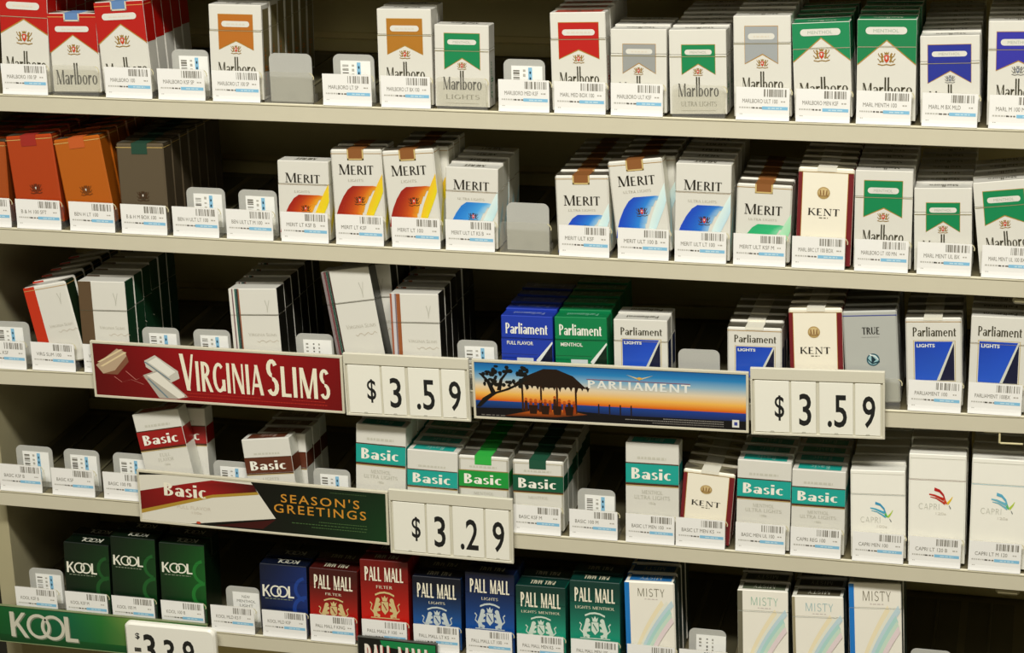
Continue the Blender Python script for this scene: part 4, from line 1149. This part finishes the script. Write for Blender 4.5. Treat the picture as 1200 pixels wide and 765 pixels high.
# sunset banner
def paint_sunset(pr, tx, mic, k):
    stops = [(0, (20, 92, 160)), (.14, (40, 130, 190)), (.28, (140, 178, 200)), (.42, (226, 208, 176)), (.56, (240, 184, 84)), (.66, (226, 124, 30)), (.70, (200, 84, 30))]
    for (a, ca), (b, cb) in zip(stops, stops[1:]): pr([(0, a), (1, a), (1, b), (0, b)], [ca, ca, cb, cb], 1)
    pr([(0, .70), (1, .70), (1, .84), (0, .86)], [(20, 70, 140), (30, 60, 150), (24, 40, 96), (14, 34, 80)], 1)
    pr([(0, .84), (.3, .80), (.6, .86), (1, .86), (1, 1), (0, 1)], (14, 12, 16), 2)
    pr([(.1, .97), (.2, .86), (.32, .8), (.42, .87), (.3, .95)], [(60, 24, 8), (180, 84, 20), (230, 130, 40), (120, 56, 16), (90, 36, 8)], 3)
    # thatched hut
    roof = [(.15, .36), (.19, .22), (.26, .07), (.31, .07), (.37, .18), (.42, .40), (.36, .38), (.28, .41), (.2, .38)]
    pr(roof, (34, 20, 12), 4)
    for i in range(14):
        u = .15 + .27 * i / 13
        pr([(u - .006, .36), (u + .012, .36), (u + .004, .44 + .02 * (i % 3))], (34, 20, 12), 4)
    for u in (.175, .245, .305, .375): pr([(u, .38), (u + .007, .38), (u + .007, .86), (u, .86)], (52, 26, 10), 4)
    rnd = random.Random(5)
    for i in range(11):
        u = .19 + .018 * i; h = rnd.uniform(.55, .64)
        pr([(u - .006, .86), (u + .008, .86), (u + .006, h + .06), (u - .004, h + .06)], (150, 56, 12) if i % 3 else (60, 24, 8), 5)
        pr(disc(u + .001, h + .03, .0055, .028, 8), (190, 90, 30), 5)
    for i in range(4): pr([(.2 + .045 * i, .74), (.235 + .045 * i, .74), (.23 + .045 * i, .9), (.205 + .045 * i, .9)], (40, 18, 8), 6)
    # tree at the left
    for path, w in (([(-.0, .82), (.04, .66), (.07, .56), (.12, .48), (.17, .36)], .03), ([(.07, .56), (.05, .34), (.02, .2)], .02), ([(.09, .5), (.1, .3), (.13, .12)], .016)):
        path = [(max(.002, u), v) for u, v in path]
        for z in band(path, w, w * .5): pr([(max(.002, a), b) for a, b in z], (18, 14, 12), 5)
    for i in range(46):
        u = rnd.uniform(.012, .2); v = rnd.uniform(.04, .40) + (0 if u < .1 else .02)
        pr(disc(u, v, rnd.uniform(.006, .014), rnd.uniform(.02, .05), 6), rnd.choice(((16, 14, 14), (24, 22, 16), (14, 18, 20))), 6)
    for i in range(4): pr(rect(.46 + .04 * i, .465 + .04 * i, .66, .86), (30, 24, 30), 4)
    tx(serif('PARLIAMENT', T=.18, t=.15, S=0, gap=.12), .425, .80, .235, .38, (232, 232, 224), 5)
    pr([(.565, .10), (.61, .155), (.607, .18)][::-1], (206, 196, 160), 5); pr([(.665, .10), (.623, .18), (.62, .155)], (206, 196, 160), 5); pr([(.603, .155), (.615, .135), (.627, .155), (.615, .20)], (214, 170, 80), 6)
    pr([(.42, .215), (.80, .215), (.80, .225), (.42, .225)], (150, 70, 90), 5)
    mic(.70, .93, .865, .016, (136, 132, 126), 40, 5); mic(.56, .93, .905, .016, (136, 132, 126), 60, 5); mic(.66, .93, .945, .016, (120, 116, 110), 50, 5); mic(.02, .12, .955, .018, (110, 106, 100), 6, 7)
    pr(rect(.95, .975, .82, .955), (226, 226, 220), 5); pr(rect(.957, .969, .86, .92), (60, 70, 150), 6)
sg = Sign('shelf_banner', 508.5, -263.6, 290.5, 66.0, .95, 'long sunset beach banner with thatched hut silhouette and white capitals', 'banner', group='advertising banners')
sg.backing(); sg.poster(paint_sunset); sg.clip(-44)

# green and black seasonal banner with the drawing of a pack
def paint_season(pr, tx, mic, k):
    n = 8
    for i in range(n):
        c0 = mixc((10, 12, 8), (10, 62, 26), max(0, (i / n - .55) * 2)); c1 = mixc((10, 12, 8), (10, 62, 26), max(0, ((i + 1) / n - .55) * 2))
        pr([(i / n, 0), ((i + 1) / n, 0), ((i + 1) / n, 1), (i / n, 1)], [mixc(c0, (0, 0, 0), .3), mixc(c1, (0, 0, 0), .3), c1, c0], 1)
    pr([(.0, .06), (.12, .0), (.46, .0), (.555, .72), (.2, .995), (.0, .995)], (224, 220, 206), 2)
    pr([(.0, .39), (.2, .15), (.30, .04), (.47, .06), (.485, .20), (.3, .34), (.0, .78)], [(120, 14, 16), (150, 22, 24), (156, 24, 26), (70, 10, 12), (60, 10, 12), (150, 22, 24), (110, 12, 14)], 3)
    pr([(.0, .78), (.3, .34), (.485, .20), (.492, .25), (.3, .40), (.0, .86)], (176, 140, 50), 4)
    tx(serif('Basic', T=.22, t=.08, S=.11, gap=.03), .10, .275, .17, .44, (240, 234, 214), 5, capfit=1.0)
    tx(sans('FULL FLAVOR'), .15, .29, .62, .69, (206, 196, 180), 5); tx(sans('100s'), .21, .25, .73, .78, (206, 196, 180), 5)
    pr(disc(.235, .955, .01, .03, 6), (190, 70, 40), 5)
    pr([(.3, .98), (.555, .74), (.5, .96)], (60, 10, 10), 3)
    tx(sans("SEASON'S", .006, 1.25), .58, .895, .185, .365, (206, 142, 48), 5)
    tx(sans('GREETINGS', .006, 1.25), .55, .92, .405, .585, (206, 142, 48), 5)
    for j, (a, b) in enumerate(((.73, .93), (.62, .93), (.70, .93))): mic(a, b, .70 + .06 * j, .016, (70, 100, 56), 26, 5)
    mic(.78, .93, .07, .016, (60, 84, 50), 18, 5)
sg = Sign('shelf_banner', 118.5, -419.5, 291.5, 63.0, -.6, 'dark green seasonal banner with gold greeting and a white pack drawn on it', 'banner', group='advertising banners')
sg.backing(); sg.poster(paint_season); sg.clip(-46)

# small black banner with red and white capitals, cut by the lower edge
def paint_black(pr, tx, mic, k):
    pr(rect(0, 1, 0, 1), (14, 16, 14), 1)
    pr([(.28, .02), (.99, .02), (.99, .3), (.6, .18), (.3, .14)], (16, 130, 70), 2)
    P = serif('PALL MALL', T=.24, t=.11, S=.1, gap=.07)
    tx(P, .085, .93, .14, .72, (176, 22, 24), 3); tx(P, .075, .92, .12, .69, (238, 232, 220), 4)
    mic(.2, .8, .82, .03, (150, 146, 130), 12, 4)
sg = Sign('shelf_banner', 367.0, -600.5, 92.0, 62.0, -.4, 'small black banner with white capitals and green ribbon at the photo bottom', 'banner', group='advertising banners')
sg.backing((60, 60, 52), 1.2); sg.poster(paint_black); sg.clip(-22)

# green strip clipped along the bottom shelf edge
def paint_strip(pr, tx, mic, k):
    n = 6
    cs = [(16, 92, 40), (14, 96, 50), (10, 100, 66), (40, 118, 50), (120, 150, 70), (86, 140, 70), (30, 110, 50)]
    for i in range(n): pr([(i / n, 0), ((i + 1) / n, 0), ((i + 1) / n, 1), (i / n, 1)], [cs[i], cs[i + 1], mixc(cs[i + 1], (0, 40, 20), .25), mixc(cs[i], (0, 40, 20), .25)], 1)
    pr([(0, .8), (1, .8), (1, 1), (0, 1)], [(10, 70, 30), (20, 96, 40), (16, 80, 34), (8, 60, 26)], 2)
    P = kool_word()
    tx(P, .065, .39, .17, .87, (120, 130, 110), 3); tx(P, .06, .385, .14, .84, (206, 204, 186), 4)
sg = Sign('shelf_strip', -74.0, -604.5, 262.0, 47.5, 0, 'green strip with large ringed letters along the bottom shelf edge', 'sign')
sg.backing((120, 130, 90), 1.0); sg.poster(paint_strip); sg.clip(-20)

# price signs: cream plate, header, four number tiles
def price_sign(x, z, w, h, tilt, digits, label):
    s = Sign('price_sign', x, z, w, h, tilt, label, 'price sign', group='four-tile price signs')
    m = MB(); m.box(0, w, 1.2, 3.6, -h, 0, (206, 202, 184), 'plastic', .4)
    m.box(0, w, -.6, 1.3, -h * .17, 0, (212, 208, 190), 'plastic', .5)
    m.box(0, 2.0, -.6, 1.3, -h, -h * .17, (212, 208, 190), 'plastic', .3); m.box(w - 2.0, w, -.6, 1.3, -h, -h * .17, (212, 208, 190), 'plastic', .3)
    m.box(2, w - 2, -.6, 1.3, -h, -h * .965, (212, 208, 190), 'plastic', .3)
    m.build('frame', s.root)
    tiles = ((.03, .29), (.305, .49), (.515, .765), (.78, .968))
    spots = ((.18, .252, .40, .78), (.363, .455, .36, .845), (.575, .72, .365, .85), (.835, .93, .365, .845))
    for (a, b), (u0, u1, v0, v1), ch in zip(tiles, spots, digits):
        t = MB()
        t.box(a * w, b * w, .1, 1.15, -h * .955, -h * .185, (238, 236, 224), 'plastic', .25)
        for q in fit(sans(ch, .012), u0 * w, u1 * w, -v1 * h, -v0 * h): t.poly([(p[0], .03, p[1]) for p in q], (14, 14, 12), 'paper')
        t.poly([((a + b) / 2 * w - 2.5, .03, -h * .955), ((a + b) / 2 * w + 2.5, .03, -h * .955), ((a + b) / 2 * w + 1.5, .03, -h * .935), ((a + b) / 2 * w - 1.5, .03, -h * .935)], (190, 188, 174), 'plastic')
        t.build('number_tile', s.root)
    s.clip(-46 if h > 68 else -44)
price_sign(367.0, -265.5, 138.0, 70.5, .9, ('$', '3', '.5', '9'), 'cream price sign reading $3.59 right of the red banner')
price_sign(800.5, -253.5, 134.8, 72.3, 1.85, ('$', '3', '.5', '9'), 'cream price sign reading $3.59 right of the sunset banner')
price_sign(411.0, -419.0, 138.0, 75.5, -.25, ('$', '3', '.2', '9'), 'cream price sign reading $3.29 right of the green seasonal banner')

# thick white rounded price card on the green strip
s = Sign('price_sign', 90.0, -606.5, 110.0, 62.0, 0, 'thick white rounded price card reading $3.39 on the green strip', 'price sign', y=-17.5)
m = MB()
out = rounded(0, 110, -62, 0, 7, n=5)
inn = rounded(2.5, 107.5, -59.5, -2.5, 6, n=5)
n = len(out)
m.poly([(x, 0, z) for x, z in inn], (240, 238, 228), 'plastic')
for i in range(n):
    a, b, c, d = out[i], out[(i + 1) % n], inn[(i + 1) % n], inn[i]
    m.poly([(a[0], 2.5, a[1]), (b[0], 2.5, b[1]), (c[0], 0, c[1]), (d[0], 0, d[1])], (240, 238, 228), 'plastic')
    m.poly([(a[0], 7.3, a[1]), (b[0], 7.3, b[1]), (b[0], 2.5, b[1]), (a[0], 2.5, a[1])], (236, 234, 222), 'plastic')
m.poly([(x, 7.3, z) for x, z in out][::-1], (236, 234, 222), 'plastic')
m.build('card', s.root)
for (ch, u0, u1, v0, v1, nm) in (('$', 13, 18.5, 12, 20.5, 'currency_mark'), ('3', 22.5, 37, 12.5, 50, 'digit'), ('3', 47, 60, 17, 50, 'digit'), ('9', 70, 84, 16, 50, 'digit'), ('99/', 11, 19, 31, 36, 'small_print')):
    t = MB()
    if nm == 'small_print':
        for a, b in micro_cells(0, 1, 3, 4): t.box(u0 + a * 8, u0 + b * 8, -.25, -.02, -v1, -v0, (60, 58, 50), 'paper')
    else:
        tris = fit(sans(ch, .02), u0, u1, -v1, -v0)
        for q in tris: t.poly([(p[0], -.2, p[1]) for p in q], (20, 20, 16), 'paper')
    t.build(nm, s.root)
